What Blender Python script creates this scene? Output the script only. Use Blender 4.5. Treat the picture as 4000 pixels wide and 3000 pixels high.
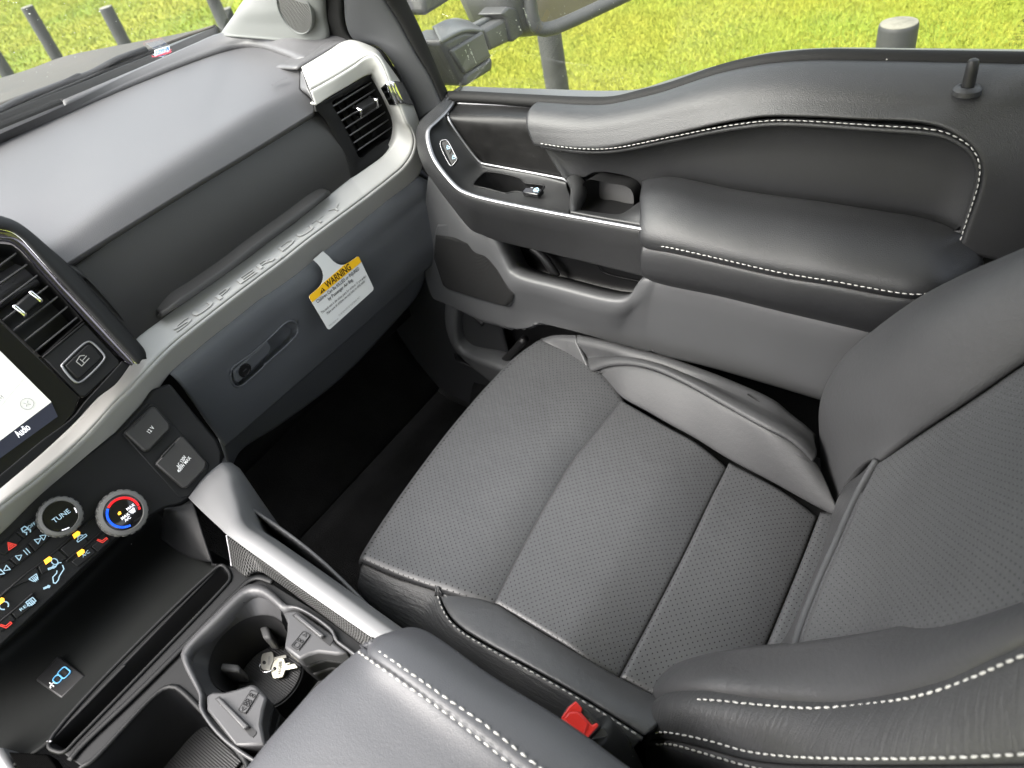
import bpy, bmesh, math, random
import numpy as np
from mathutils import Matrix, Vector
random.seed(7); np.random.seed(7)
for o in list(bpy.data.objects): bpy.data.objects.remove(o)
scene = bpy.context.scene
COL = scene.collection

# ---------------------------------------------------------------- camera
CAM = np.array([-.09, -.65, 1.20])
RM = np.array([[0.54166452, -0.63862256, 0.54659013],
               [-0.81798514, -0.25065149, 0.51775877],
               [-0.1936488, -0.72755416, -0.65815279]])
FPX = 2821.0                       # focal length in pixels of the 4000 px wide photograph
cd = bpy.data.cameras.new('camera'); cam = bpy.data.objects.new('camera', cd); COL.objects.link(cam)
cd.sensor_width = 36; cd.lens = FPX/4000*36; cd.clip_start = .02; cd.clip_end = 500
cd.dof.use_dof = True; cd.dof.focus_distance = 1.05; cd.dof.aperture_fstop = 7.0
m = Matrix.Identity(4)
for i in range(3):
    m[i][0] = RM[i, 0]; m[i][1] = -RM[i, 1]; m[i][2] = -RM[i, 2]; m[i][3] = CAM[i]
cam.matrix_world = m
scene.camera = cam

# ---------------------------------------------------------------- light
SUN_EL, SUN_AZ = math.radians(48), math.radians(-58)
world = bpy.data.worlds.new('World'); scene.world = world; world.use_nodes = True
wn = world.node_tree.nodes; wl = world.node_tree.links
sky = wn.new('ShaderNodeTexSky'); sky.sky_type = 'NISHITA'; sky.sun_disc = False
sky.sun_elevation = SUN_EL; sky.sun_rotation = SUN_AZ
sky.air_density = 1.0; sky.dust_density = 6.0; sky.ozone_density = 1.0
hs = wn.new('ShaderNodeHueSaturation'); hs.inputs['Saturation'].default_value = .35
wl.new(sky.outputs[0], hs.inputs['Color'])
bg = wn['Background']; wl.new(hs.outputs[0], bg.inputs['Color']); bg.inputs['Strength'].default_value = .15
sd = bpy.data.lights.new('sun', 'SUN'); sd.energy = .6; sd.angle = math.radians(60); sd.color = (1, .96, .9)
so = bpy.data.objects.new('sun', sd); COL.objects.link(so)
sv = Vector((math.sin(SUN_AZ)*math.cos(SUN_EL), math.cos(SUN_AZ)*math.cos(SUN_EL), math.sin(SUN_EL)))
so.rotation_euler = sv.to_track_quat('Z', 'Y').to_euler()
scene.view_settings.view_transform = 'Standard'; scene.view_settings.look = 'None'
scene.view_settings.exposure = 2.5; scene.view_settings.gamma = 1
scene.render.engine = 'CYCLES'
scene.cycles.max_bounces = 10; scene.cycles.transparent_max_bounces = 12

# ---------------------------------------------------------------- pixel -> point on a real surface
CRP = dict(S=(0,0,1.8083), A=(0,0,.6329), B=(1100,0,.6329), C=(2400,0,.7233), D=(0,800,.4521), E=(0,1500,.4521),
           F=(0,2200,.4821), G=(700,2000,.5425), H=(600,800,.5425), I=(1600,700,.5425), J=(2400,600,.7233),
           K=(1300,1200,.7685), L=(2300,1800,.7685), M=(900,2200,.7685), N=(2100,2500,.3617), O=(2900,1000,.4973),
           Q=(600,780,.3617), T=(1640,0,.3617), U=(1640,380,.4521), V=(0,1250,.3617), X=(0,1850,.3616),
           Y=(950,2480,.1356), Z=(1180,960,.2049), a=(500,1000,.27125), b=(1000,700,.4728), c=(1100,100,.4728), d=(300,1300,.4728))
def ray(c, a, b):
    x0, y0, k = CRP[c]
    return RM @ np.array([(x0+k*a-2000)/FPX, (y0+k*b-1500)/FPX, 1.])
AX = dict(x=0, y=1, z=2)
def at(c, a, b, ax, val):
    """meet the line of sight with the surface: plane x/y/z = val, height field z = val(x, y), or ('p', (point, normal))"""
    r = ray(c, a, b)
    if ax == 'p':
        p0, n = val; return CAM + r*(np.dot(n, p0-CAM)/np.dot(n, r))
    if callable(val):
        lo, hi = .05, 4.
        g = lambda t: (lambda p: p[2]-val(p[0], p[1]))(CAM+r*t)
        ts = np.linspace(lo, hi, 400)
        for t0, t1 in zip(ts[:-1], ts[1:]):
            if g(t0) > 0 >= g(t1):
                for _ in range(30):
                    tm = (t0+t1)/2
                    if g(tm) > 0: t0 = tm
                    else: t1 = tm
                return CAM+r*t0
        return CAM+r*hi
    i = AX[ax]
    return CAM + r*(val-CAM[i])/r[i]
def pts(c, ax, lst, val=None):
    return [at(c, t[0], t[1], ax, val if len(t) < 3 else t[2]) for t in lst]
def V3(*a): return np.array(a, float)
def unit(v): v = np.array(v, float); return v/np.linalg.norm(v)

# ---------------------------------------------------------------- curves and surfaces
def cr(P, n, closed=False, tension=.5):
    """centripetal Catmull-Rom through P, resampled to n points by arc length"""
    P = [np.array(p, float) for p in P]
    if len(P) == 1: return np.array([P[0]]*n)
    if closed: Q = [P[-1]]+P+[P[0], P[1]]
    else: Q = [2*P[0]-P[1]]+P+[2*P[-1]-P[-2]]
    out = []
    for i in range(1, len(Q)-2):
        p0, p1, p2, p3 = Q[i-1:i+3]
        d = lambda a, b: max(np.linalg.norm(b-a), 1e-6)**.5
        t0 = 0; t1 = t0+d(p0, p1); t2 = t1+d(p1, p2); t3 = t2+d(p2, p3)
        for t in np.linspace(t1, t2, 12, endpoint=False):
            A1 = (t1-t)/(t1-t0)*p0+(t-t0)/(t1-t0)*p1; A2 = (t2-t)/(t2-t1)*p1+(t-t1)/(t2-t1)*p2; A3 = (t3-t)/(t3-t2)*p2+(t-t2)/(t3-t2)*p3
            B1 = (t2-t)/(t2-t0)*A1+(t-t0)/(t2-t0)*A2; B2 = (t3-t)/(t3-t1)*A2+(t-t1)/(t3-t1)*A3
            out.append((t2-t)/(t2-t1)*B1+(t-t1)/(t2-t1)*B2)
    out.append(Q[-2] if not closed else Q[1])
    return resample(np.array(out), n)
def lin(P, n): return resample(np.array([np.array(p, float) for p in P]), n)
def resample(A, n):
    s = np.concatenate([[0], np.cumsum(np.linalg.norm(np.diff(A, axis=0), axis=1))])
    t = np.linspace(0, s[-1], n)
    return np.stack([np.interp(t, s, A[:, k]) for k in range(3)], 1)
def loft(rows, nu, nv, crisp=False, along='cr'):
    """rows of control points -> grid nv x nu; crisp: straight between the rows"""
    A = np.array([(cr if along == 'cr' else lin)(r, nu) if len(r) != nu or True else r for r in rows])
    if len(rows) == 2 or crisp:
        t = np.linspace(0, len(rows)-1, nv); i = np.minimum(t.astype(int), len(rows)-2); f = (t-i)[:, None, None]
        return A[i]*(1-f)+A[i+1]*f
    G = np.stack([cr(list(A[:, j]), nv) for j in range(nu)], 1)
    return G
def gnormals(G):
    du = np.gradient(G, axis=1); dv = np.gradient(G, axis=0)
    n = np.cross(du, dv); l = np.linalg.norm(n, axis=2, keepdims=True); l[l < 1e-12] = 1
    n = n/l
    if np.mean(np.einsum('ijk,ijk->ij', n, CAM-G)) < 0: n = -n
    return n
def puff(G, h, r, edges='lrtb', sink=False):
    """raise the inside of a panel by h over its seams, rounding over r"""
    n = gnormals(G)
    su = np.concatenate([np.zeros((G.shape[0], 1)), np.cumsum(np.linalg.norm(np.diff(G, axis=1), axis=2), axis=1)], 1)
    sv = np.concatenate([np.zeros((1, G.shape[1])), np.cumsum(np.linalg.norm(np.diff(G, axis=0), axis=2), axis=0)], 0)
    f = np.ones(G.shape[:2])
    prof = (lambda d: np.sqrt(np.clip(1-(1-np.clip(d/r, 0, 1))**2, 0, 1))) if r < .03 or not sink else (lambda d: 1-(1-np.clip(d/r, 0, 1))**2)
    if 'l' in edges: f = f*prof(su)
    if 'r' in edges: f = f*prof(su[:, -1:]-su)
    if 't' in edges: f = f*prof(sv)
    if 'b' in edges: f = f*prof(sv[-1:, :]-sv)
    return G+n*((f-1 if sink else f)*h)[..., None]      # sink: the crown stays in place and the seams go in
def sink(G, h, r, edges='lrtb'): return puff(G, h, r, edges, True)

# ---------------------------------------------------------------- materials
MATS = {}
def mat(name, col, rough=.5, spec=.5, metal=0., bump=None, coat=0., emit=None, vary=.0, perf=None, sheen=0., wrinkle=None, aniso=None, ior=None, speck=0.):
    """bump = (kind, scale per metre, strength, distance m)"""
    if name in MATS: return MATS[name]
    M = bpy.data.materials.new(name); M.use_nodes = True
    N = M.node_tree.nodes; Lk = M.node_tree.links; b = N['Principled BSDF']
    b.inputs['Base Color'].default_value = (*col, 1); b.inputs['Roughness'].default_value = rough
    b.inputs['Specular IOR Level'].default_value = spec; b.inputs['Metallic'].default_value = metal
    b.inputs['Coat Weight'].default_value = coat; b.inputs['Coat Roughness'].default_value = .08
    if sheen: b.inputs['Sheen Weight'].default_value = sheen; b.inputs['Sheen Roughness'].default_value = .5
    if emit: b.inputs['Emission Color'].default_value = (*emit[0], 1); b.inputs['Emission Strength'].default_value = emit[1]
    tc = N.new('ShaderNodeTexCoord')
    colsock = None
    if vary:
        n = N.new('ShaderNodeTexNoise'); n.inputs['Scale'].default_value = 9; n.inputs['Detail'].default_value = 6; n.inputs['Roughness'].default_value = .65
        Lk.new(tc.outputs['Object'], n.inputs['Vector'])
        r = N.new('ShaderNodeValToRGB'); c = np.array(col)
        r.color_ramp.elements[0].position = .3; r.color_ramp.elements[1].position = .7
        r.color_ramp.elements[0].color = (*(c*(1-vary)), 1); r.color_ramp.elements[1].color = (*np.minimum(c*(1+vary), 1), 1)
        Lk.new(n.outputs['Fac'], r.inputs['Fac']); colsock = r.outputs['Color']
        mr = N.new('ShaderNodeMapRange'); mr.inputs['To Min'].default_value = max(rough-.06, .02); mr.inputs['To Max'].default_value = min(rough+.06, 1)
        Lk.new(n.outputs['Fac'], mr.inputs['Value']); Lk.new(mr.outputs[0], b.inputs['Roughness'])
    if speck:                                    # dust: sparse pale specks
        v = N.new('ShaderNodeTexVoronoi'); v.inputs['Scale'].default_value = 160
        Lk.new(tc.outputs['Object'], v.inputs['Vector'])
        lt = N.new('ShaderNodeMath'); lt.operation = 'LESS_THAN'; lt.inputs[1].default_value = .13
        Lk.new(v.outputs['Distance'], lt.inputs[0])
        sc = N.new('ShaderNodeSeparateColor'); Lk.new(v.outputs['Color'], sc.inputs[0])
        gt = N.new('ShaderNodeMath'); gt.operation = 'GREATER_THAN'; gt.inputs[1].default_value = 1-speck
        Lk.new(sc.outputs[0], gt.inputs[0])
        mu = N.new('ShaderNodeMath'); mu.operation = 'MULTIPLY'; Lk.new(lt.outputs[0], mu.inputs[0]); Lk.new(gt.outputs[0], mu.inputs[1])
        mx = N.new('ShaderNodeMix'); mx.data_type = 'RGBA'; mx.inputs[7].default_value = (.35, .34, .32, 1)
        if colsock: Lk.new(colsock, mx.inputs[6])
        else: mx.inputs[6].default_value = (*col, 1)
        Lk.new(mu.outputs[0], mx.inputs[0]); colsock = mx.outputs[2]
    height = None
    bumps = bump if isinstance(bump, list) else ([bump] if bump else [])
    last = None
    for kind, s, st, dist in bumps:
        if kind == 'noise':
            t = N.new('ShaderNodeTexNoise'); t.inputs['Detail'].default_value = 2; out = t.outputs['Fac']
        elif kind == 'wave':
            t = N.new('ShaderNodeTexWave'); out = t.outputs['Fac']
        else:
            t = N.new('ShaderNodeTexVoronoi'); t.feature = 'F1'; out = t.outputs['Distance']
        t.inputs['Scale'].default_value = s
        if kind == 'wrinkle': pass
        Lk.new(tc.outputs['Object'], t.inputs['Vector'])
        bp = N.new('ShaderNodeBump'); bp.inputs['Strength'].default_value = st; bp.inputs['Distance'].default_value = dist
        Lk.new(out, bp.inputs['Height'])
        if last: Lk.new(last.outputs[0], bp.inputs['Normal'])
        last = bp
    if wrinkle:                                  # (scale u, scale v, strength, distance) stretched noise in UV metres
        mp = N.new('ShaderNodeMapping'); mp.inputs['Scale'].default_value = (wrinkle[0], wrinkle[1], 1)
        Lk.new(tc.outputs['UV'], mp.inputs['Vector'])
        t = N.new('ShaderNodeTexNoise'); t.inputs['Scale'].default_value = 1; t.inputs['Detail'].default_value = 4; t.inputs['Distortion'].default_value = .6
        Lk.new(mp.outputs[0], t.inputs['Vector'])
        bp = N.new('ShaderNodeBump'); bp.inputs['Strength'].default_value = wrinkle[2]; bp.inputs['Distance'].default_value = wrinkle[3]
        Lk.new(t.outputs['Fac'], bp.inputs['Height'])
        if last: Lk.new(last.outputs[0], bp.inputs['Normal'])
        last = bp
    if perf:                                     # (spacing m, radius m): staggered perforation in UV metres
        sp, rad = perf
        def lattice(ox, oy):
            mp = N.new('ShaderNodeMapping'); mp.inputs['Scale'].default_value = (1/sp, 1/(sp*1.0), 1); mp.inputs['Location'].default_value = (ox, oy, 0)
            Lk.new(tc.outputs['UV'], mp.inputs['Vector'])
            fr = N.new('ShaderNodeVectorMath'); fr.operation = 'FRACTION'; Lk.new(mp.outputs[0], fr.inputs[0])
            sb = N.new('ShaderNodeVectorMath'); sb.operation = 'SUBTRACT'; sb.inputs[1].default_value = (.5, .5, 0); Lk.new(fr.outputs[0], sb.inputs[0])
            ln = N.new('ShaderNodeVectorMath'); ln.operation = 'LENGTH'; Lk.new(sb.outputs[0], ln.inputs[0])
            return ln.outputs['Value']
        a = lattice(0, 0); c2 = lattice(.5, .5)
        mn = N.new('ShaderNodeMath'); mn.operation = 'MINIMUM'; Lk.new(a, mn.inputs[0]); Lk.new(c2, mn.inputs[1])
        mr = N.new('ShaderNodeMapRange'); mr.inputs['From Min'].default_value = rad/sp*.75; mr.inputs['From Max'].default_value = rad/sp*1.25
        Lk.new(mn.outputs[0], mr.inputs['Value'])
        mx = N.new('ShaderNodeMix'); mx.data_type = 'RGBA'; mx.inputs[6].default_value = (.002, .002, .002, 1)
        if colsock: Lk.new(colsock, mx.inputs[7])
        else: mx.inputs[7].default_value = (*col, 1)
        Lk.new(mr.outputs[0], mx.inputs[0]); colsock = mx.outputs[2]
        ms = N.new('ShaderNodeMath'); ms.operation = 'MULTIPLY'; ms.inputs[1].default_value = spec; Lk.new(mr.outputs[0], ms.inputs[0])
        Lk.new(ms.outputs[0], b.inputs['Specular IOR Level'])
    if colsock: Lk.new(colsock, b.inputs['Base Color'])
    if last: Lk.new(last.outputs[0], b.inputs['Normal'])
    MATS[name] = M
    return M
def glass(name, col=(1, 1, 1), rough=0.):
    """thin automotive pane: mostly clear, with its mirror reflection"""
    if name in MATS: return MATS[name]
    M = bpy.data.materials.new(name); M.use_nodes = True; N = M.node_tree.nodes; Lk = M.node_tree.links
    for n in list(N):
        if n.type == 'BSDF_PRINCIPLED': N.remove(n)
    tr = N.new('ShaderNodeBsdfTransparent'); tr.inputs[0].default_value = (*col, 1)
    gl = N.new('ShaderNodeBsdfGlossy'); gl.inputs['Roughness'].default_value = rough; gl.inputs[0].default_value = (1, 1, 1, 1)
    fr = N.new('ShaderNodeFresnel'); fr.inputs[0].default_value = 1.35
    mx = N.new('ShaderNodeMixShader'); Lk.new(fr.outputs[0], mx.inputs[0]); Lk.new(tr.outputs[0], mx.inputs[1]); Lk.new(gl.outputs[0], mx.inputs[2])
    df = N.new('ShaderNodeBsdfDiffuse'); df.inputs[0].default_value = (.8, .8, .78, 1)      # thin dust film on the pane
    tc = N.new('ShaderNodeTexCoord'); nz_ = N.new('ShaderNodeTexNoise'); nz_.inputs['Scale'].default_value = 7; nz_.inputs['Detail'].default_value = 8; Lk.new(tc.outputs['Object'], nz_.inputs['Vector'])
    mr = N.new('ShaderNodeMapRange'); mr.inputs['From Min'].default_value = .35; mr.inputs['From Max'].default_value = .75; mr.inputs['To Min'].default_value = .003; mr.inputs['To Max'].default_value = .02; Lk.new(nz_.outputs['Fac'], mr.inputs['Value'])
    m2 = N.new('ShaderNodeMixShader'); Lk.new(mr.outputs[0], m2.inputs[0]); Lk.new(mx.outputs[0], m2.inputs[1]); Lk.new(df.outputs[0], m2.inputs[2])
    out = [n for n in N if n.type == 'OUTPUT_MATERIAL'][0]; Lk.new(m2.outputs[0], out.inputs[0])
    MATS[name] = M; return M

# ---------------------------------------------------------------- objects
def thing(name, label, cat, loc, group=None, kind=None):
    o = bpy.data.objects.new(name, None); COL.objects.link(o); o.empty_display_size = .05; o.location = loc
    if label: o['label'] = label
    if cat: o['category'] = cat
    if group: o['group'] = group
    if kind: o['kind'] = kind
    return o
def wloc(o):
    return Vector((0, 0, 0)) if o is None else (o.location.copy() if o.type == 'EMPTY' else Vector((0, 0, 0)))
def link(name, me, material, parent=None, smooth=True, kind=None, label=None):
    o = bpy.data.objects.new(name, me); COL.objects.link(o)
    if material is not None: me.materials.append(material)
    if smooth: me.polygons.foreach_set('use_smooth', [True]*len(me.polygons))
    if parent is not None:
        o.parent = parent
        if parent.type == 'EMPTY': o.matrix_parent_inverse = Matrix.Translation(-parent.location)
    if kind: o['kind'] = kind
    if label: o['label'] = label
    return o
def mesh(name, v, f, material, parent=None, smooth=False, kind=None, label=None, uv=None):
    me = bpy.data.meshes.new(name)
    me.from_pydata([tuple(map(float, p)) for p in v], [], [tuple(map(int, q)) for q in f]); me.validate(); me.update()
    return link(name, me, material, parent, smooth, kind, label)
def grid(name, G, material, parent=None, thick=0., smooth=True, flip=None, label=None, kind=None, bevel=0, uvswap=False, mask=None):
    nv, nu = G.shape[:2]
    n = np.cross(np.gradient(G, axis=1), np.gradient(G, axis=0))
    inv = np.mean(np.einsum('ijk,ijk->ij', n, CAM-G)) < 0
    if flip: inv = not inv
    idx = np.arange(nv*nu).reshape(nv, nu)
    a, b, c, d = idx[:-1, :-1], idx[:-1, 1:], idx[1:, 1:], idx[1:, :-1]
    F = np.stack([a, b, c, d] if not inv else [a, d, c, b], -1).reshape(-1, 4)
    if mask is not None: F = F[mask.reshape(-1)]
    me = bpy.data.meshes.new(name)
    me.from_pydata(G.reshape(-1, 3).tolist(), [], F.tolist()); me.update()
    su = np.concatenate([np.zeros((nv, 1)), np.cumsum(np.linalg.norm(np.diff(G, axis=1), axis=2), axis=1)], 1)
    su = np.broadcast_to(su[nv//2:nv//2+1], su.shape)
    sv = np.concatenate([np.zeros((1, nu)), np.cumsum(np.linalg.norm(np.diff(G, axis=0), axis=2), axis=0)], 0)
    sv = np.broadcast_to(sv[:, nu//2:nu//2+1], sv.shape)
    uvs = np.stack([su, sv] if not uvswap else [sv, su], -1).reshape(-1, 2)
    uvl = me.uv_layers.new(name='UVMap'); li = np.zeros(len(me.loops), dtype=np.int32); me.loops.foreach_get('vertex_index', li)
    uvl.data.foreach_set('uv', uvs[li].astype(np.float32).ravel())
    o = link(name, me, material, parent, smooth, kind, label)
    if thick:
        md = o.modifiers.new('thick', 'SOLIDIFY'); md.thickness = thick; md.offset = -1
    return o
def prism(name, poly, depth, material, parent=None, bevel=0., seg=2, label=None, nrm=None, smooth=False, kind=None, thick_to=None):
    """outline (coplanar, world) pushed back by depth away from the viewer side, edges rounded by bevel"""
    P = np.array([np.array(p, float) for p in poly])
    c = P.mean(0)
    if nrm is None:
        nrm = np.zeros(3)
        for i in range(len(P)): nrm += np.cross(P[i]-c, P[(i+1) % len(P)]-c)
        nrm = unit(nrm)
        if np.dot(nrm, CAM-c) < 0: nrm = -nrm
    nrm = np.array(nrm, float)
    B = P-nrm*depth
    n = len(P)
    area = sum(np.dot(np.cross(P[i]-c, P[(i+1) % n]-c), nrm) for i in range(n))
    order = list(range(n)) if area > 0 else list(range(n))[::-1]
    f = [order, [i+n for i in order[::-1]]]
    for i in range(n):
        a, b2 = order[i], order[(i+1) % n]; f.append([a, a+n, b2+n, b2])
    o = mesh(name, list(P)+list(B), f, material, parent, smooth, kind, label)
    if bevel:
        md = o.modifiers.new('edge', 'BEVEL'); md.width = bevel; md.segments = seg; md.limit_method = 'ANGLE'; md.angle_limit = math.radians(35); md.harden_normals = False
        o.data.polygons.foreach_set('use_smooth', [True]*len(o.data.polygons))
        o.data.set_sharp_from_angle(angle=math.radians(50))
    return o
def box(name, o0, ex, ey, ez, size, material, parent=None, bevel=0., label=None, seg=2):
    """box centred at o0 with axes ex ey ez"""
    ex, ey, ez = unit(ex), unit(ey), unit(ez); a, b, c = [s/2 for s in size]
    P = [o0+ex*sx*a+ey*sy*b+ez*c for sx, sy in ((-1, -1), (1, -1), (1, 1), (-1, 1))]
    return prism(name, P, 2*c, material, parent, bevel, seg, label, nrm=ez)
def tube(name, path, r, material, parent=None, n=8, closed=False, kind=None, label=None, flat=1., up=None):
    P = np.array(path); m_ = len(P); V = []; F = []
    T = np.gradient(P, axis=0) if not closed else (np.roll(P, -1, 0)-np.roll(P, 1, 0))
    ref = np.array(up if up is not None else (.3, .2, .93), float)
    rr = r if hasattr(r, '__len__') else [r]*m_
    for i in range(m_):
        t = unit(T[i]); a = ref-t*np.dot(ref, t); a = unit(a); b = np.cross(t, a)
        for k in range(n):
            an = 2*math.pi*k/n; V.append(P[i]+rr[i]*(a*math.cos(an)*flat+b*math.sin(an)))
    for i in range(m_ if closed else m_-1):
        for k in range(n):
            j = (i+1) % m_
            F.append((i*n+k, i*n+(k+1) % n, j*n+(k+1) % n, j*n+k))
    if not closed: F += [tuple(range(n))[::-1], tuple((m_-1)*n+k for k in range(n))]
    return mesh(name, V, F, material, parent, True, kind, label)
def lathe(name, c, axis, prof, material, parent=None, n=40, label=None, sharp=40, arc=None):
    """prof: list of (radius, height along axis)"""
    axis = unit(axis); a = unit(np.cross(axis, (.3, .9, .1))); b = np.cross(axis, a); V = []; F = []
    for (r, h) in prof:
        for k in range(n):
            an = 2*math.pi*k/n; V.append(c+axis*h+r*(a*math.cos(an)+b*math.sin(an)))
    for i in range(len(prof)-1):
        for k in range(n): F.append((i*n+k, i*n+(k+1) % n, (i+1)*n+(k+1) % n, (i+1)*n+k))
    F.append(tuple(range(n))[::-1]); F.append(tuple((len(prof)-1)*n+k for k in range(n)))
    o = mesh(name, V, F, material, parent, True, None, label)
    o.data.set_sharp_from_angle(angle=math.radians(sharp)); return o
def stitches(name, path, material, parent, ln=.0055, gap=.0025, w=.0011, nrm=None, lift=.0006, tilt=0.):
    """a row of thread stitches along a seam: each a small capsule, joined as one part"""
    P = np.array(path); s = np.concatenate([[0], np.cumsum(np.linalg.norm(np.diff(P, axis=0), axis=1))])
    V = []; F = []; t = 0.; N = None if nrm is None else np.array(nrm)
    pos = lambda d: np.array([np.interp(d, s, P[:, k]) for k in range(3)])
    while t+ln < s[-1]:
        a, b = pos(t), pos(t+ln); d = unit(b-a); c = (a+b)/2
        n_ = unit(CAM-c) if N is None else (N if N.ndim == 1 else unit(np.array([np.interp(t, s, N[:, k]) for k in range(3)])))
        n_ = unit(n_-d*np.dot(n_, d)); sd_ = np.cross(d, n_)
        j = random.uniform(-.12, .12)+tilt; d2 = unit(d*math.cos(j)+sd_*math.sin(j)); sd_ = np.cross(d2, n_); d = d2
        L2 = ln/2*random.uniform(.92, 1.05); base = len(V)
        for (q, rr) in ((-1, .25), (-.7, .85), (0, 1.), (.7, .85), (1, .25)):
            for k in range(6):
                an = math.pi*2*k/6
                V.append(c+d*q*L2+n_*lift*(1-abs(q)*.8)+rr*w*(sd_*math.cos(an)+n_*math.sin(an)*.8))
        for i in range(4):
            for k in range(6): F.append((base+i*6+k, base+i*6+(k+1) % 6, base+(i+1)*6+(k+1) % 6, base+(i+1)*6+k))
        F.append(tuple(base+k for k in range(6))[::-1]); F.append(tuple(base+24+k for k in range(6)))
        t += ln+gap
    return mesh(name, V, F, material, parent, True, kind='stuff')
def frame(o0, ex, ey):
    """2-D drawing frame in the world: origin, x axis, y axis (made square)"""
    ex = unit(ex); ey = np.array(ey, float); ey = unit(ey-ex*np.dot(ex, ey)); return (np.array(o0, float), ex, ey, np.cross(ex, ey))
def fpt(fr, x, y, z=0.): return fr[0]+fr[1]*x+fr[2]*y+fr[3]*z
def strokes(name, fr, lines, w, material, parent=None, h=.0003, kind=None, label=None):
    """flat drawn lines of width w lying on a frame (icons, marks)"""
    V = []; F = []
    for ln in lines:
        A = [np.array(p, float) for p in ln]
        for a, b in zip(A[:-1], A[1:]):
            d = b-a; l = np.linalg.norm(d)
            if l < 1e-9: continue
            d /= l; s = np.array([-d[1], d[0]])*w/2; e = d*w*.35; k = len(V)
            for p in (a-e-s, b+e-s, b+e+s, a-e+s): V.append(fpt(fr, p[0], p[1], h))
            for p in (a-e-s, b+e-s, b+e+s, a-e+s): V.append(fpt(fr, p[0], p[1], 0))
            F += [(k, k+1, k+2, k+3)]+[(k+i, k+4+i, k+4+(i+1) % 4, k+(i+1) % 4) for i in range(4)]
    return mesh(name, V, F, material, parent, False, kind, label)
def arc(cx, cy, r, a0, a1, n=14, ry=None): return [(cx+r*math.cos(math.radians(a)), cy+(ry or r)*math.sin(math.radians(a))) for a in np.linspace(a0, a1, n)]
def patch2(name, fr, poly, material, parent=None, h=.0004, kind=None, label=None):
    V = [fpt(fr, x, y, h) for x, y in poly]; V += [fpt(fr, x, y, 0) for x, y in poly]; n = len(poly)
    F = [tuple(range(n))]+[(i, i+n, (i+1) % n+n, (i+1) % n) for i in range(n)]
    return mesh(name, V, F, material, parent, False, kind, label)
def text(name, s, fr, x, y, size, material, parent=None, width=None, h=.0003, align='LEFT', mirror=False, bold=0., bevel=0., shear=0.):
    """lettering as flat raised print on a frame; width fits the run to that many metres"""
    cu = bpy.data.curves.new(name, 'FONT'); cu.body = s; cu.size = 1; cu.align_x = align; cu.offset = bold; cu.resolution_u = 3; cu.extrude = 0; cu.shear = shear
    ob = bpy.data.objects.new(name, cu); COL.objects.link(ob)
    dg = bpy.context.evaluated_depsgraph_get(); me = bpy.data.meshes.new_from_object(ob.evaluated_get(dg))
    bpy.data.objects.remove(ob); bpy.data.curves.remove(cu)
    n = len(me.vertices); co = np.zeros(n*3); me.vertices.foreach_get('co', co); co = co.reshape(-1, 3)
    w = co[:, 0].max()-co[:, 0].min(); sx = size if width is None else width/w
    lx = co[:, 0]*sx; ly = co[:, 1]*size
    if mirror: lx = -lx
    W = np.array([fpt(fr, x+a, y+b, h) for a, b in zip(lx, ly)])
    me.vertices.foreach_set('co', W.ravel()); me.update(); me.materials.clear()
    o = link(name, me, material, parent, smooth=False)
    if bevel:
        md = o.modifiers.new('t', 'SOLIDIFY'); md.thickness = bevel; md.offset = 0
    return o
def rrect(w, h, r, n=5):
    out = []
    for cx, cy, a0 in ((w/2-r, h/2-r, 0), (-w/2+r, h/2-r, 90), (-w/2+r, -h/2+r, 180), (w/2-r, -h/2+r, 270)):
        out += arc(cx, cy, r, a0, a0+90, n)
    return out
def coons(bot, top, left, right, nu, nv, curve=True):
    """surface filled between four boundary curves (bot/top run left to right, left/right run bot to top)"""
    f = cr if curve else lin
    b, t = f(bot, nu), f(top, nu); l, r = f(left, nv), f(right, nv)
    l = l+np.linspace(0, 1, nv)[:, None]*(t[0]-l[-1])+np.linspace(1, 0, nv)[:, None]*(b[0]-l[0])
    r = r+np.linspace(0, 1, nv)[:, None]*(t[-1]-r[-1])+np.linspace(1, 0, nv)[:, None]*(b[-1]-r[0])
    u = np.linspace(0, 1, nu)[None, :, None]; v = np.linspace(0, 1, nv)[:, None, None]
    return (1-v)*b[None]+v*t[None]+(1-u)*l[:, None]+u*r[:, None]-((1-u)*(1-v)*b[0]+u*(1-v)*b[-1]+(1-u)*v*t[0]+u*v*t[-1])
def drop(G, offs, end=True):
    """continue a grid past its last (or first) row by moved copies of that row"""
    row = G[-1] if end else G[0]
    rows = [row+np.array(o, float) for o in offs]
    return np.concatenate([G, np.array(rows)], 0) if end else np.concatenate([np.array(rows[::-1]), G], 0)
def tocam(P, d): P = np.array(P); return P+(CAM-P)/np.linalg.norm(CAM-P, axis=1, keepdims=True)*d
def relax(G, i0, i1, it=8):
    G = G.copy()
    for _ in range(it):
        H = G.copy(); H[i0:i1] = (G[i0-1:i1-1]+2*G[i0:i1]+G[i0+1:i1+1])/4; G = H
    return G
def sstep(a, b, x): t = min(max((x-a)/(b-a), 0), 1); return t*t*(3-2*t)

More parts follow.
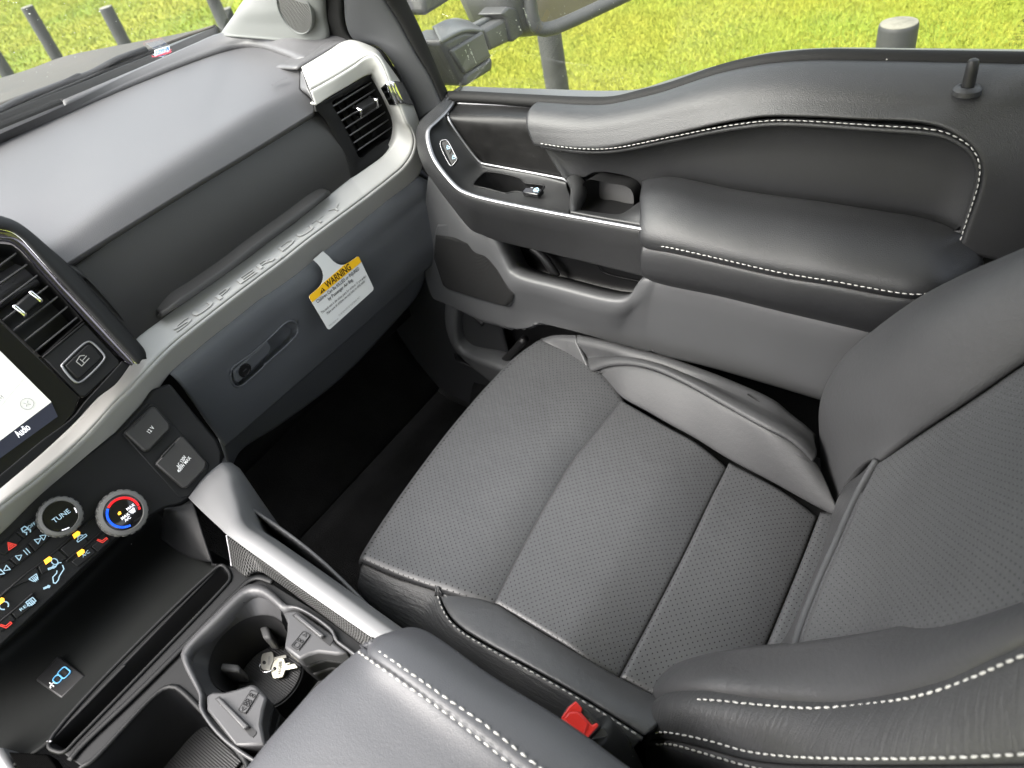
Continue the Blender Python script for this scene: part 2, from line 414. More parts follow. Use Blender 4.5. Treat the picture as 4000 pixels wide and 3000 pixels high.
def toimg(p):
    q = RM.T @ (np.array(p)-CAM); return np.array([2000+FPX*q[0]/q[2], 1500+FPX*q[1]/q[2]])
def inpoly(P, poly):
    x, y = P[..., 0], P[..., 1]; ins = np.zeros(x.shape, bool); n = len(poly)
    for i in range(n):
        (x0, y0), (x1, y1) = poly[i], poly[(i+1) % n]
        c = ((y0 > y) != (y1 > y)) & (x < (x1-x0)*(y-y0)/(y1-y0+1e-12)+x0); ins ^= c
    return ins
def cut(G, loop):
    """face mask of a grid with the opening bounded by the 3-D loop left out"""
    q = (G.reshape(-1, 3)-CAM) @ RM; img = np.stack([FPX*q[:, 0]/q[:, 2], FPX*q[:, 1]/q[:, 2]], 1).reshape(G.shape[0], G.shape[1], 2)
    c = (img[:-1, :-1]+img[1:, :-1]+img[:-1, 1:]+img[1:, 1:])/4
    return ~inpoly(c, [toimg(p)-np.array([2000, 1500]) for p in loop])
def snapcut(G, loop):
    """pull the grid points nearest an opening onto its edge so that the cut is clean, then mask it"""
    q = (G.reshape(-1, 3)-CAM) @ RM; img = np.stack([FPX*q[:, 0]/q[:, 2], FPX*q[:, 1]/q[:, 2]], 1).reshape(G.shape[0], G.shape[1], 2)
    L_ = np.array(loop); Li = np.array([toimg(p)-np.array([2000, 1500]) for p in L_])
    mask = cut(G, loop); G2 = G.copy(); nv, nu = G.shape[:2]
    on = np.zeros((nv, nu), int); tot = np.zeros((nv, nu), int)
    for di in (0, 1):
        for dj in (0, 1):
            on[di:nv-1+di, dj:nu-1+dj] += mask; tot[di:nv-1+di, dj:nu-1+dj] += 1
    edge = (on > 0) & (on < tot)
    for i, j in zip(*np.where(edge)):
        p = img[i, j]; best = None
        A, B = Li, np.roll(Li, -1, 0); d = B-A; t = np.clip(((p-A)*d).sum(1)/np.maximum((d*d).sum(1), 1e-9), 0, 1)
        qv = A+d*t[:, None]; k = np.argmin(((qv-p)**2).sum(1))
        w3 = L_[k]*(1-t[k])+np.roll(L_, -1, 0)[k]*t[k]
        r0 = (G[i, j]-CAM) @ RM; depth = r0[2]
        G2[i, j] = CAM+RM @ np.array([qv[k][0]/FPX, qv[k][1]/FPX, 1.])*depth
    return G2, mask
def proj_loop(G, c, poly):
    """opening outline given in the photograph -> loop of points on the grid surface (nearest depth)"""
    q = (G.reshape(-1, 3)-CAM) @ RM; im = np.stack([2000+FPX*q[:, 0]/q[:, 2], 1500+FPX*q[:, 1]/q[:, 2]], 1)
    x0, y0, k = CRP[c]; out = []
    for a, b in poly:
        p = np.array([x0+k*a, y0+k*b]); i = np.argsort(((im-p)**2).sum(1))[:4]; w = 1/(1e-3+np.sqrt(((im[i]-p)**2).sum(1)))
        out.append(CAM+ray(c, a, b)*np.dot(q[i, 2], w)/w.sum())
    return out
def smoothpoly(poly, n=60):
    P3 = [V3(a, b, 0) for a, b in poly]; return [(p[0], p[1]) for p in cr(P3, n+1, closed=True)[:-1]]
def bowl(name, loop, depth, direction, material, parent, taper=.9, label=None, floor=True):
    """recess: walls from an opening loop pushed along direction, with a floor"""
    L_ = np.array(loop); d = unit(direction); c = L_.mean(0); n = len(L_)
    r1 = L_+d*depth*.15+(c-L_)*(.02); r2 = c+(L_-c)*taper+d*depth*.9; r3 = c+(L_-c)*(taper*.93)+d*depth
    V = np.concatenate([L_, r1, r2, r3]); F = []
    for k in range(3):
        for i in range(n): F.append((k*n+i, k*n+(i+1) % n, (k+1)*n+(i+1) % n, (k+1)*n+i))
    if floor: F.append(tuple(3*n+i for i in range(n)))
    o = mesh(name, V, F, material, parent, True, None, label); o.data.set_sharp_from_angle(angle=math.radians(45)); return o
# ---------------------------------------------------------------- materials of the place
LG = [('voronoi', 900, .25, .0006)]
m_leather = mat('black_leather', (.034, .0344, .0362), .40, .55, bump=[('voronoi', 800, .2, .0005), ('noise', 170, .25, .0014), ('noise', 60, .15, .004)], vary=.08)
m_leather_wr = mat('creased_leather', (.034, .0344, .0357), .46, .42, bump=[('voronoi', 800, .25, .0006), ('noise', 170, .25, .0014)], wrinkle=(240, 30, .45, .0016), vary=.08)
m_perf = mat('perforated_leather', (.036, .0365, .0385), .40, .55, bump=[('voronoi', 800, .2, .0005), ('noise', 170, .22, .0012), ('noise', 45, .15, .005)], perf=(.0088, .00072), vary=.08)
m_perf_back = mat('perforated_leather_backrest', (.043, .0438, .0455), .5, .42, bump=[('voronoi', 750, .3, .0007), ('noise', 170, .3, .0016), ('noise', 40, .12, .004)], perf=(.0088, .00062), vary=.06)
m_vinyl = mat('grained_vinyl', (.015, .0154, .0168), .42, .45, bump=[('voronoi', 900, .4, .0007)], vary=.06)
m_vinyl_lid = mat('armrest_vinyl', (.046, .0472, .052), .42, .5, bump=[('voronoi', 900, .22, .0006), ('noise', 300, .12, .0008)], vary=.06, speck=.003)
m_thread = mat('grey_thread', (.36, .355, .34), .7, .3)
m_thread_dk = mat('dull_thread', (.30, .30, .29), .7, .3)
m_pad = mat('dash_pad', (.072, .0705, .074), .42, .5, bump=[('voronoi', 900, .3, .0006)], vary=.05)
m_padlip = m_pad
m_black = mat('black_plastic', (.007, .007, .0075), .5, .4, bump=[('noise', 900, .12, .0004)], vary=.05)
m_blackfine = mat('textured_black_plastic', (.022, .0215, .021), .52, .45, bump=[('noise', 1100, .4, .0006)], vary=.08)
m_panel = mat('dull_black_panel', (.006, .0062, .0067), .52, .24, bump=[('noise', 900, .15, .0004)], vary=.06, speck=.004)
m_gloss = mat('gloss_black', (.006, .006, .007), .12, .5)
m_silver = mat('silver_painted_trim', (.36, .357, .345), .46, .5, metal=.25, bump=[('noise', 1500, .05, .0002)])
m_satin = mat('satin_chrome', (.26, .26, .27), .40, .5, metal=1.)
m_chrome = mat('chrome', (.75, .75, .77), .07, .5, metal=1.)
m_blue = mat('blue_grey_plastic', (.078, .083, .091), .48, .5, bump=[('voronoi', 900, .3, .0006)], vary=.06)
m_doorgrey = mat('grey_door_plastic', (.050, .051, .0535), .5, .45, bump=[('noise', 1000, .2, .0005)], vary=.05)
m_doorblk = mat('black_door_vinyl', (.016, .0163, .0174), .45, .5, bump=[('voronoi', 800, .4, .0007)], vary=.06)
m_carpet = mat('black_carpet', (.011, .011, .0112), .95, .05, bump=[('noise', 500, .9, .003)], vary=.4)
m_rubber = mat('black_rubber', (.006, .006, .006), .65, .2, bump=[('noise', 500, .2, .0005)], speck=.01)
m_white = mat('white_print', (.75, .76, .76), .6, .3)
m_ink = mat('dark_ink', (.012, .012, .012), .6, .3)
m_glow = mat('pale_blue_icon', (.3, .42, .5), .5, .3, emit=((.45, .75, .95), .06))
m_amber = mat('amber_lamp', (.8, .4, .05), .4, .3, emit=((1., .42, .02), .35))
m_redl = mat('red_icon', (.6, .05, .04), .5, .3, emit=((1., .06, .03), .05))
m_headl = mat('pale_pillar_plastic', (.115, .12, .117), .6, .3, bump=[('noise', 900, .2, .0005)])
m_glasssd = glass('side_glass', (.93, .95, .88))
m_glassws = glass('windscreen_glass', (.90, .93, .90))
m_carrier = mat('switch_carrier_plastic', (.018, .0183, .019), .46, .4, bump=[('noise', 1000, .2, .0004)], vary=.06, speck=.003)
m_bolster = mat('matte_bolster_leather', (.030, .0304, .032), .56, .38, bump=[('voronoi', 800, .2, .0005), ('noise', 170, .22, .0014)], vary=.08)
# ================================================================ outside: ground, grass, bollards
GZ = -.75
mg = bpy.data.materials.new('lawn'); mg.use_nodes = True; N_ = mg.node_tree.nodes; K_ = mg.node_tree.links; b_ = N_['Principled BSDF']
tc_ = N_.new('ShaderNodeTexCoord')
def nz(scale, det=5): 
    n = N_.new('ShaderNodeTexNoise'); n.inputs['Scale'].default_value = scale; n.inputs['Detail'].default_value = det; K_.new(tc_.outputs['Object'], n.inputs['Vector']); return n
n1, n2 = nz(.45, 4), nz(14, 4)
r1 = N_.new('ShaderNodeValToRGB'); r1.color_ramp.elements[0].position = .40; r1.color_ramp.elements[1].position = .58
r1.color_ramp.elements[0].color = (.13, .175, .022, 1); r1.color_ramp.elements[1].color = (.20, .205, .026, 1)
K_.new(n1.outputs['Fac'], r1.inputs['Fac'])
mx_ = N_.new('ShaderNodeMix'); mx_.data_type = 'RGBA'; mx_.blend_type = 'MULTIPLY'; mx_.inputs[0].default_value = .6
r2 = N_.new('ShaderNodeValToRGB'); r2.color_ramp.elements[0].color = (.85, .88, .8, 1); r2.color_ramp.elements[1].color = (1, 1, 1, 1); r2.color_ramp.elements[0].position = .3; r2.color_ramp.elements[1].position = .65
K_.new(n2.outputs['Fac'], r2.inputs['Fac']); K_.new(r1.outputs[0], mx_.inputs[6]); K_.new(r2.outputs[0], mx_.inputs[7]); K_.new(mx_.outputs[2], b_.inputs['Base Color'])
b_.inputs['Roughness'].default_value = .8; b_.inputs['Specular IOR Level'].default_value = .1
ground = mesh('ground', [(-40, -40, GZ), (60, -40, GZ), (60, 80, GZ), (-40, 80, GZ)], [(0, 1, 2, 3)], mg); ground['kind'] = 'structure'
# grass blades: three-sided slivers over the lawn that shows through the windows
rs = np.random.RandomState(3)
def blades(n, x0, x1, y0, y1, hgt, wid):
    x = rs.uniform(x0, x1, n); y = rs.uniform(y0, y1, n); a = rs.uniform(0, 2*np.pi, n); h = hgt*rs.uniform(.5, 1.3, n); l = rs.normal(0, .45, (n, 2))*h[:, None]
    dx = np.cos(a)*wid*rs.uniform(.6, 1.4, n); dy = np.sin(a)*wid*rs.uniform(.6, 1.4, n); z = np.full(n, GZ)
    return np.stack([np.stack([x-dx, y-dy, z], 1), np.stack([x+dx, y+dy, z], 1), np.stack([x+l[:, 0], y+l[:, 1], z+h], 1)], 1)
Bl = np.concatenate([blades(330000, 2.0, 8, -2.2, 7.0, .028, .0035), blades(90000, 2.0, 12, 6.5, 20, .04, .008)])
mb = bpy.data.materials.new('grass_blades'); mb.use_nodes = True; N2 = mb.node_tree.nodes; K2 = mb.node_tree.links; bb = N2['Principled BSDF']
tb = N2.new('ShaderNodeTexCoord'); nn = N2.new('ShaderNodeTexNoise'); nn.inputs['Scale'].default_value = 1.2; nn.inputs['Detail'].default_value = 8; nn.inputs['Roughness'].default_value = .8
K2.new(tb.outputs['Object'], nn.inputs['Vector']); rr_ = N2.new('ShaderNodeValToRGB'); rr_.color_ramp.elements[0].position = .38; rr_.color_ramp.elements[1].position = .62
rr_.color_ramp.elements[0].color = (.15, .19, .022, 1); rr_.color_ramp.elements[1].color = (.21, .215, .028, 1)
K2.new(nn.outputs['Fac'], rr_.inputs['Fac']); K2.new(rr_.outputs[0], bb.inputs['Base Color']); bb.inputs['Roughness'].default_value = .7; bb.inputs['Specular IOR Level'].default_value = .15
me = bpy.data.meshes.new('grass'); nB = len(Bl)
me.vertices.add(nB*3); me.vertices.foreach_set('co', Bl.ravel()); me.loops.add(nB*3); me.loops.foreach_set('vertex_index', np.arange(nB*3, dtype=np.int32))
me.polygons.add(nB); me.polygons.foreach_set('loop_start', np.arange(0, nB*3, 3, dtype=np.int32)); me.update(calc_edges=True)
gr = link('grass', me, mb, smooth=False, kind='stuff'); gr['label'] = 'short yellow green lawn outside the truck windows'; gr['category'] = 'grass'
# bollards: grey posts with a rounded cap rim
m_post = mat('grey_post', (.030, .0315, .035), .6, .4, bump=[('noise', 200, .2, .001)], vary=.12)
m_cap = mat('weathered_post_cap', (.16, .155, .13), .8, .3, bump=[('noise', 90, .6, .004)], vary=.4)
def bollard(x, y, top, r, label):
    t = thing('bollard', label, 'bollard', (x, y, GZ), 'grey posts along the lawn')
    h = top-GZ
    lathe('post', V3(x, y, GZ), (0, 0, 1), [(r*1.04, -.05), (r*1.02, .0), (r, h*.5), (r, h-.012), (r*.985, h-.004), (r*.95, h)], m_post, t, 28)
    lathe('cap', V3(x, y, top), (0, 0, 1), [(r*.94, -.004), (r*.93, .002), (r*.6, .004), (r*.1, .005)], m_cap, t, 28)
def boll_at(c, a, b, w_src, label, r=.08, top=True, hgt=.9):
    """stand a post of radius r where its size in view puts it; (a, b) is its top (or foot) centre"""
    d = FPX*2*r/w_src; p = CAM+ray(c, a, b)*d
    if top: bollard(p[0], p[1], p[2], r, label)
    else: bollard(p[0], p[1], GZ+hgt, r, label)
    print('bollard', np.round(p, 2))
boll_at('C', 1537, 125, 145, 'grey bollard with weathered flat top beyond the passenger window, behind the door lock pin', .055)
pm = CAM+ray('T', 1490, 985)*(FPX*.11/90); bollard(pm[0], pm[1], .30, .055, 'tall grey bollard seen below the side mirror through the passenger window')
for (a, b, w_, lb) in ((165, 42, 47, 'second grey bollard from the left seen through the windscreen'), (650, 45, 52, 'third grey bollard from the left seen through the windscreen, above the sticker'),
                       (-90, 250, 50, 'grey bollard cut by the left edge of the photo through the windscreen'), (1390, 55, 46, 'short grey bollard at the right corner of the windscreen'),
                       (1290, -60, 50, 'tall grey bollard cut by the top edge at the windscreen corner')):
    boll_at('A', a, b, w_, lb, .055)
# ================================================================ passenger seat
seat = thing('passenger_seat', 'black perforated leather bucket seat with pale stitching beside the console', 'car seat', (.44, -.25, 0))
def hS(x, y):
    d = abs(x-.44)
    z = .385+.04*sstep(.17, .26, d)
    z -= .03*sstep(-.30, -.56, y)
    return z
hm = lambda x, y: .385-.02*sstep(-.25, -.56, y)
Zh = lambda c, l: pts(c, 'z', l, hS)
Zm = lambda c, l: pts(c, 'z', l, hm)
seam1 = Zm('K', [(815, 1500), (910, 1310), (1005, 1130), (1110, 945), (1210, 780), (1340, 618), (1467, 466)])
front = Zm('K', [(160, 1295), (230, 1180), (350, 1000), (475, 825), (600, 660), (715, 520), (830, 390), (950, 270), (1065, 187)])
inA = Zm('K', [(815, 1500), (660, 1470), (520, 1432), (330, 1368), (160, 1295)])
outA = Zm('K', [(1467, 466), (1400, 390), (1325, 322), (1200, 240), (1065, 187)])
G = coons(seam1, front, inA, outA, 110, 70)
# the front of the cushion rolls over and falls to the seat base
k = np.linspace(0, 1, 110)[:, None]
fr_rows = [(0, .003, -.006), (0, .004, -.022), (0, .0, -.05), (0, -.012, -.11), (0, -.03, -.17)]
Gp = drop(G, fr_rows)
Gp = sink(Gp, .014, .08, 't'); Gp = sink(Gp, .003, .008, 'tlr')
grid('cushion_front_panel', Gp, m_perf, seat, thick=.01, uvswap=True)
seam2 = Zm('L', [(155, 1100), (330, 770), (500, 440), (610, 210), (715, 2)])
inB = Zm('L', [(155, 1100), (0, 1020)])+Zm('M', [(1700, 420), (1335, 203)])
outB = Zm('L', [(715, 2)])+Zm('K', [(1850, 680), (1700, 598), (1600, 540), (1473, 466)])
G = coons(seam2, seam1, inB, outB, 110, 60)
G = sink(G, .014, .08, 't'); G = sink(G, .003, .008, 'tblr')
grid('cushion_middle_panel', G, m_perf, seat, thick=.01, uvswap=True)
seam3 = Zm('L', [(760, 1290), (850, 1065), (1000, 700), (1090, 480), (1178, 252)])
inC = Zm('L', [(760, 1290), (600, 1310), (400, 1228), (155, 1100)])
outC = Zm('L', [(1178, 252), (950, 125), (715, 2)])
G = coons(seam3, seam2, inC, outC, 110, 50)
G = sink(G, .014, .08, 't'); G = sink(G, .003, .008, 'tblr')
grid('cushion_rear_panel', G, m_perf, seat, thick=.01, uvswap=True)
e0 = Zm('L', [(950, 1330), (1100, 1000), (1230, 700), (1330, 430), (1420, 250)])
G = coons(e0, seam3, [e0[0], seam3[0]], Zm('L', [(1420, 350), (1178, 252)]), 80, 30)
G = sink(G, .004, .011, 'blr')
grid('cushion_tail_panel', G, m_perf, seat, thick=.01, uvswap=True)
# outer bolster: inner slope, stitched seam, outer roll
hO = lambda x, y: .386+.052*sstep(.60, .70, x)-.01*sstep(-.3, -.6, y)
Zo = lambda c, l: pts(c, 'z', l, hO)
outseam = Zm('K', [(1320, 322), (1400, 392), (1473, 468), (1600, 540), (1700, 598), (1850, 680)])+Zm('L', [(715, 2), (950, 125), (1178, 252), (1300, 310)])
ost = pts('K', 'z', [(1325, 318, .392), (1400, 292, .41), (1500, 285, .425), (1640, 315, .436), (1800, 385, .44), (2000, 495, .442), (2212, 612, .442)])+pts('J', 'z', [(930, 1530, .436), (1010, 1590, .425), (1065, 1650, .41)])
sil = pts('K', 'z', [(1065, 187, .38), (1130, 166, .395), (1250, 166, .412), (1400, 200, .424), (1500, 230, .43), (1650, 270, .433), (1800, 322, .433), (2000, 400, .433), (2212, 500, .432)])+pts('J', 'z', [(900, 1420, .428), (1000, 1500, .42), (1048, 1545, .412)])
G = coons(outseam, ost, [outseam[0], ost[0]], [outseam[-1], ost[-1]], 130, 36)
G = puff(G, .006, .05, 'tb'); G = sink(G, .004, .010, 'tb')
grid('outer_bolster', G, m_bolster, seat, thick=.01)
topo = [Zm('K', [(1065, 187)])[0], Zm('K', [(1200, 240)])[0], Zm('K', [(1325, 322)])[0]]
G = coons(ost, sil[2:], [ost[0], Zm('K', [(1290, 260)])[0], sil[2]], [ost[-1], sil[-1]], 130, 24)
Gd = drop(G, [(.012, 0, -.012), (.018, 0, -.04), (.014, 0, -.12), (0, 0, -.2)])
Gd = sink(Gd, .004, .010, 't')
Gos = Gd
grid('outer_bolster_side', Gd, m_bolster, seat, thick=.01)
# front cap of the outer bolster (in front of the stitched seam)
G = coons([topo[0], topo[1], topo[2]], [sil[0], sil[1], sil[2]], [topo[0], sil[0]], [topo[2], sil[2]], 40, 20)
Gd = drop(G, [(.008, .008, -.012), (.012, .014, -.05), (.0, .01, -.12)])
grid('outer_bolster_front', sink(Gd, .004, .01, 't'), m_leather, seat, thick=.01)
up = np.array([.2, 0, 1.])
P_ = cr([proj_loop(Gos, 'K', [q])[0] for q in ((1330, 312), (1400, 284), (1500, 277), (1640, 307), (1800, 376), (2000, 486), (2212, 602))]+[proj_loop(Gos, 'J', [q])[0] for q in ((930, 1518), (1010, 1578), (1060, 1632))], 300); stitches('stitching', tocam(P_, .010), m_thread_dk, seat, .0055, .0022, .0009, nrm=unit([-.1, -.1, 1]))
P_ = cr([proj_loop(Gos, 'K', [q])[0] for q in ((1260, 172), (1400, 206), (1500, 236), (1650, 277), (1800, 329), (2000, 407), (2212, 507))]+[proj_loop(Gos, 'J', [q])[0] for q in ((900, 1427), (1000, 1507), (1045, 1552))], 300); stitches('stitching', tocam(P_, .002), m_thread_dk, seat, .0055, .0022, .0009, nrm=unit([.3, 0, 1]))
stitches('stitching', P_+np.array([.010, 0, -.006]), m_thread_dk, seat, .0055, .0022, .0009, nrm=unit([.8, 0, .6]))
# cloth tag sewn into the bolster seam
tg = pts('J', 'z', [(695, 1315, .432), (720, 1300, .445), (805, 1360, .442), (790, 1372, .43)])
prism('sewn_tag', tg, .0015, m_rubber, seat)
# inner bolster
hI = lambda x, y: .386+.012*sstep(.25, .19, x)
inseam = pts('M', 'z', [(1050, 132), (1335, 200), (1500, 300), (1700, 420), (1980, 582), (2212, 700), (2300, 745)], hm)
ist = pts('M', 'z', [(1050, 132, .386), (1080, 215, .388), (1120, 283, .390), (1180, 340, .392), (1250, 385, .394), (1370, 452, .396), (1500, 522, .397), (1650, 606, .397), (1800, 692, .396), (1960, 790, .394), (2100, 880, .39)])
G = coons(inseam, ist, [inseam[0], ist[0]], [inseam[-1], ist[-1]], 130, 36)
G = puff(G, .007, .045, 'tb'); G = sink(G, .002, .007, 'tb')
grid('inner_bolster', G, m_leather, seat, thick=.01)
frontc = Zm('K', [(160, 1297), (330, 1370)])
topc = frontc+ist
low = pts('G', 'z', [(1322, 605, .345), (1440, 715, .345), (1600, 825, .345), (1800, 970, .345), (2150, 1220, .345)])+pts('M', 'z', [(1700, 900, .345), (1950, 1041, .345)])
G = coons(topc, low, [topc[0]]+pts('K', 'z', [(143, 1400, .365)])+[low[0]], [topc[-1], low[-1]], 140, 40)
G = puff(G, .008, .06, 'tb'); G = sink(G, .002, .007, 't')
G = drop(G, [(-.002, 0, -.012), (.002, 0, -.035), (.01, 0, -.12)])
# wrap round to the front of the cushion
wrap = np.array([G[:, 0]+np.array(o) for o in ((.10, .03, -.03), (.05, .025, -.02), (.015, .012, -.004))]).transpose(1, 0, 2)
G = np.concatenate([wrap, G], 1)
Gis = G
grid('inner_bolster_side', G, m_leather_wr, seat, thick=.008, uvswap=True)
P_ = cr([proj_loop(Gis, 'M', [q])[0] for q in ((1046, 140), (1072, 220), (1112, 290), (1172, 348), (1242, 393), (1362, 461), (1492, 531), (1642, 615), (1792, 702), (1952, 800), (2080, 880))], 260); stitches('stitching', tocam(P_, .002), m_thread, seat, .006, .0028, .0010, nrm=unit([-.3, -.1, 1]))
lw = cr(low[:4], 90)
for d in ((-.006, 0, .010), (-.008, 0, -.002), (-.008, 0, -.008)):
    stitches('stitching', lw+np.array(d), m_thread, seat, .005, .003, .0008, nrm=unit([-1, 0, .4]))
tube('piping', lw+np.array([-.006, 0, .004]), .003, m_leather, seat)
# ---- backrest
Ob = V3(.44, -.58, .48); ub = unit([0, -.495, .87]); nb = unit([0, .87, .495])
pl = lambda off: (Ob+nb*off, nb)
B_ = lambda c, l, off=0.: pts(c, 'p', l, pl(off))
ridge = B_('L', [(1060, 1045), (1100, 880), (1150, 740), (1210, 595), (1280, 440), (1340, 300), (1400, 170), (1490, 5)], -.0)
groove = [ridge[-1]]+B_('O', [(1300, 1470), (1500, 1332), (1850, 1100), (2212, 850), (2600, 590)])
inb = [ridge[0]]+B_('L', [(1300, 1075), (1500, 1075), (1900, 1050), (2212, 1010), (2700, 960)], -.02)
topb = [inb[-1]]+B_('L', [(2700, 300)])+[groove[-1]]
G = coons(ridge, topb, inb, groove, 100, 80)
G = puff(G, -.010, .12, 'lrt'); G = puff(G, .004, .012, 'r')
grid('backrest_panel', G, m_perf_back, seat, thick=.012, uvswap=True)
under = pts('L', 'z', [(925, 1085), (1050, 905), (1120, 760), (1175, 620), (1240, 440), (1275, 300), (1330, 165), (1480, 30)], .415)
G = coons(ridge, under, [ridge[0], under[0]], [ridge[-1], under[-1]], 80, 20)
G = drop(G, [(0, -.01, -.02), (0, -.04, -.05)])
grid('backrest_lower_roll', G, m_leather, seat, thick=.01, uvswap=True)
tube('piping', cr(ridge[:-1], 60)+nb*.001, .0030, m_leather, seat)
oseam = pts('O', 'x', [(795, 1985, .635), (765, 1820, .648), (745, 1650, .655), (727, 1350, .66), (728, 1200, .662), (765, 1062, .665), (900, 852, .668), (1200, 612, .67), (1500, 422, .67), (1850, 260, .67), (2212, 122, .67), (2600, -20, .67)])
osil = pts('O', 'x', [(780, 1985, .65), (750, 1820, .665), (733, 1650, .675), (714, 1400, .685), (719, 1200, .69), (757, 1060, .693), (870, 868, .697), (1100, 640, .70), (1300, 492, .70), (1600, 350, .70), (2212, 60, .70), (2600, -110, .70)])
bot = [oseam[0]]+pts('L', 'x', [(1330, 215, .60), (1410, 120, .572)])+[groove[0]]
G = coons(oseam, groove, bot, [oseam[-1], (oseam[-1]+groove[-1])/2+nb*.03, groove[-1]], 110, 60)
G = puff(G, .020, .12, 'b'); G = puff(G, .004, .012, 'tb')
grid('backrest_outer_bolster', G, m_bolster, seat, thick=.012)
G = coons(oseam, osil, [oseam[0], osil[0]], [oseam[-1], osil[-1]], 110, 12)
G = drop(puff(G, .003, .008, 't'), [-nb*.02+V3(.008, 0, 0), -nb*.06+V3(.012, 0, 0), -nb*.13])
grid('backrest_outer_side', G, m_leather, seat, thick=.01)
T = pts('L', 'x', [(398, 1228, .225), (480, 1152, .25), (700, 1087, .272), (1060, 1042, .282), (1500, 1002, .285), (1900, 962, .285), (2100, 937, .285), (2212, 920, .285), (2600, 870, .285)])
G1 = pts('L', 'x', [(396, 1232, .22), (450, 1198, .225), (600, 1187, .23), (900, 1217, .235), (1300, 1236, .238), (1500, 1212, .24), (1700, 1170, .24), (1900, 1105, .24), (2100, 1010, .24), (2212, 960, .24), (2600, 800, .24)])
G2 = pts('L', 'x', [(318, 1402, .19), (420, 1402, .188), (600, 1445, .187), (800, 1500, .186), (1000, 1530, .186), (1300, 1543, .186), (1600, 1542, .186), (2212, 1525, .186), (2600, 1510, .186)])
G3 = pts('L', 'x', [(312, 1580, .192), (420, 1640, .192), (800, 1760, .192), (1300, 1800, .192), (2212, 1800, .192), (2600, 1800, .192)])
bk = -nb
G = coons(G1, T, [G1[0], T[0]], [G1[-1], T[-1]], 110, 26)
G = puff(G, .011, .05, 't'); G = puff(G, .005, .012, 't')
G = drop(G, [nb*-.012+V3(.012, 0, 0), nb*-.035+V3(.02, 0, 0), nb*-.07+V3(.024, 0, 0)])
grid('backrest_inner_bolster', G, m_leather, seat, thick=.01)
G = coons(G1, G2, [G1[0]]+pts('L', 'x', [(352, 1290, .203)])+[G2[0]], [G1[-1], G2[-1]], 120, 40)
G = puff(G, .010, .04, 'tb'); G = puff(G, .005, .010, 'tb')
Gbs = G
w = np.array([G[:, 0]+np.array(o) for o in ((.05, -.03, -.03), (.02, -.012, -.014))]).transpose(1, 0, 2)
grid('backrest_inner_side', np.concatenate([w, G], 1), m_leather_wr, seat, thick=.01)
G = coons(G2, G3, [G2[0], G3[0]], [G2[-1], G3[-1]], 100, 26)
G = puff(G, .008, .03, 't'); G = puff(G, .005, .010, 't')
Gbk = G
w = np.array([G[:, 0]+np.array(o) for o in ((.05, -.03, -.03), (.02, -.012, -.014))]).transpose(1, 0, 2)
grid('backrest_inner_skirt', np.concatenate([w, G], 1), m_leather, seat, thick=.01)
sa = pts('L', 'x', [(420, 1215, .216), (600, 1212, .218), (850, 1236, .222), (1100, 1254, .225), (1300, 1246, .227), (1500, 1224, .228), (1700, 1186, .228), (1900, 1120, .228), (2100, 1032, .228), (2212, 985, .228), (2400, 900, .228)])
stitches('stitching', tocam(cr(proj_loop(Gbs, 'L', [(425, 1217), (600, 1214), (850, 1238), (1100, 1256), (1300, 1248), (1500, 1226), (1700, 1188), (1900, 1122), (2100, 1034), (2212, 987), (2400, 902)]), 200), .0035), m_thread, seat, .0066, .0026, .0011)
sb = pts('L', 'x', [(325, 1380, .183), (400, 1380, .18), (600, 1420, .178), (800, 1475, .178), (1000, 1500, .178), (1300, 1512, .178), (1600, 1512, .178), (1900, 1505, .178), (2300, 1485, .178)])
stitches('stitching', tocam(cr(proj_loop(Gbs, 'L', [(335, 1382), (400, 1381), (600, 1421), (800, 1476), (1000, 1501), (1300, 1513), (1600, 1513), (1900, 1506), (2300, 1486)]), 200), .0025), m_thread, seat, .0066, .0026, .0011)
sc = pts('L', 'x', [(335, 1442, .184), (420, 1442, .182), (600, 1492, .18), (800, 1550, .18), (1000, 1590, .18)])
stitches('stitching', tocam(cr(proj_loop(Gbk, 'L', [(340, 1442), (420, 1442), (600, 1492), (800, 1550), (1000, 1590)]), 100), .003), m_thread, seat, .0062, .0024, .0012)

prism('seat_base', [V3(.215, -.02, .33), V3(.66, -.02, .33), V3(.655, -.62, .33), V3(.20, -.62, .33)], .30, m_black, seat, .01)
prism('seat_back_shell', [V3(.23, -.60, .36), V3(.64, -.60, .36), V3(.66, -.80, .80), V3(.22, -.80, .80)], .06, m_black, seat, .01)
# ================================================================ cab: pillar, windscreen, hood, roof, floor
cab = thing('truck_cab', 'truck cab pillar, windscreen and hood around the passenger side of the dashboard', 'truck cab', (.4, .6, 0))
pL = pts('A', 'y', [(1330, 240, .66), (1350, 218, .655), (1400, 150, .63), (1455, 75, .60), (1510, 0, .575), (1700, -260, .48)])
pR = pts('A', 'x', [(2030, 260, .80), (2035, 210, .80), (2020, 120, .80), (2010, 0, .79), (1990, -200, .77), (1985, -260, .765)])
G = coons(pL, pR, [pL[0], pR[0]], [pL[-1], pR[-1]], 50, 40); G = puff(G, .012, .05, 'tb')
pil = grid('pillar_trim', G, m_headl, cab, thick=.004)
sc0 = at('A', 1820, 55, 'p', (G[20, 22], gnormals(G)[20, 22])); sn = gnormals(G)[20, 22]
sr = np.linalg.norm(at('A', 1920, 60, 'p', (sc0, sn))-sc0)
m_twmesh = mat('tweeter_mesh', (.16, .16, .155), .5, .5, perf=(.0036, .0012))
a_ = unit(np.cross(sn, (0, 0, 1))); b_2 = np.cross(sn, a_)
tw = lathe('tweeter_ring', sc0+sn*.004, sn, [(sr*1.04, -.008), (sr*1.03, -.002), (sr*1.0, -.001), (sr*.985, -.002), (sr*.97, -.004)], m_headl, cab, 40)
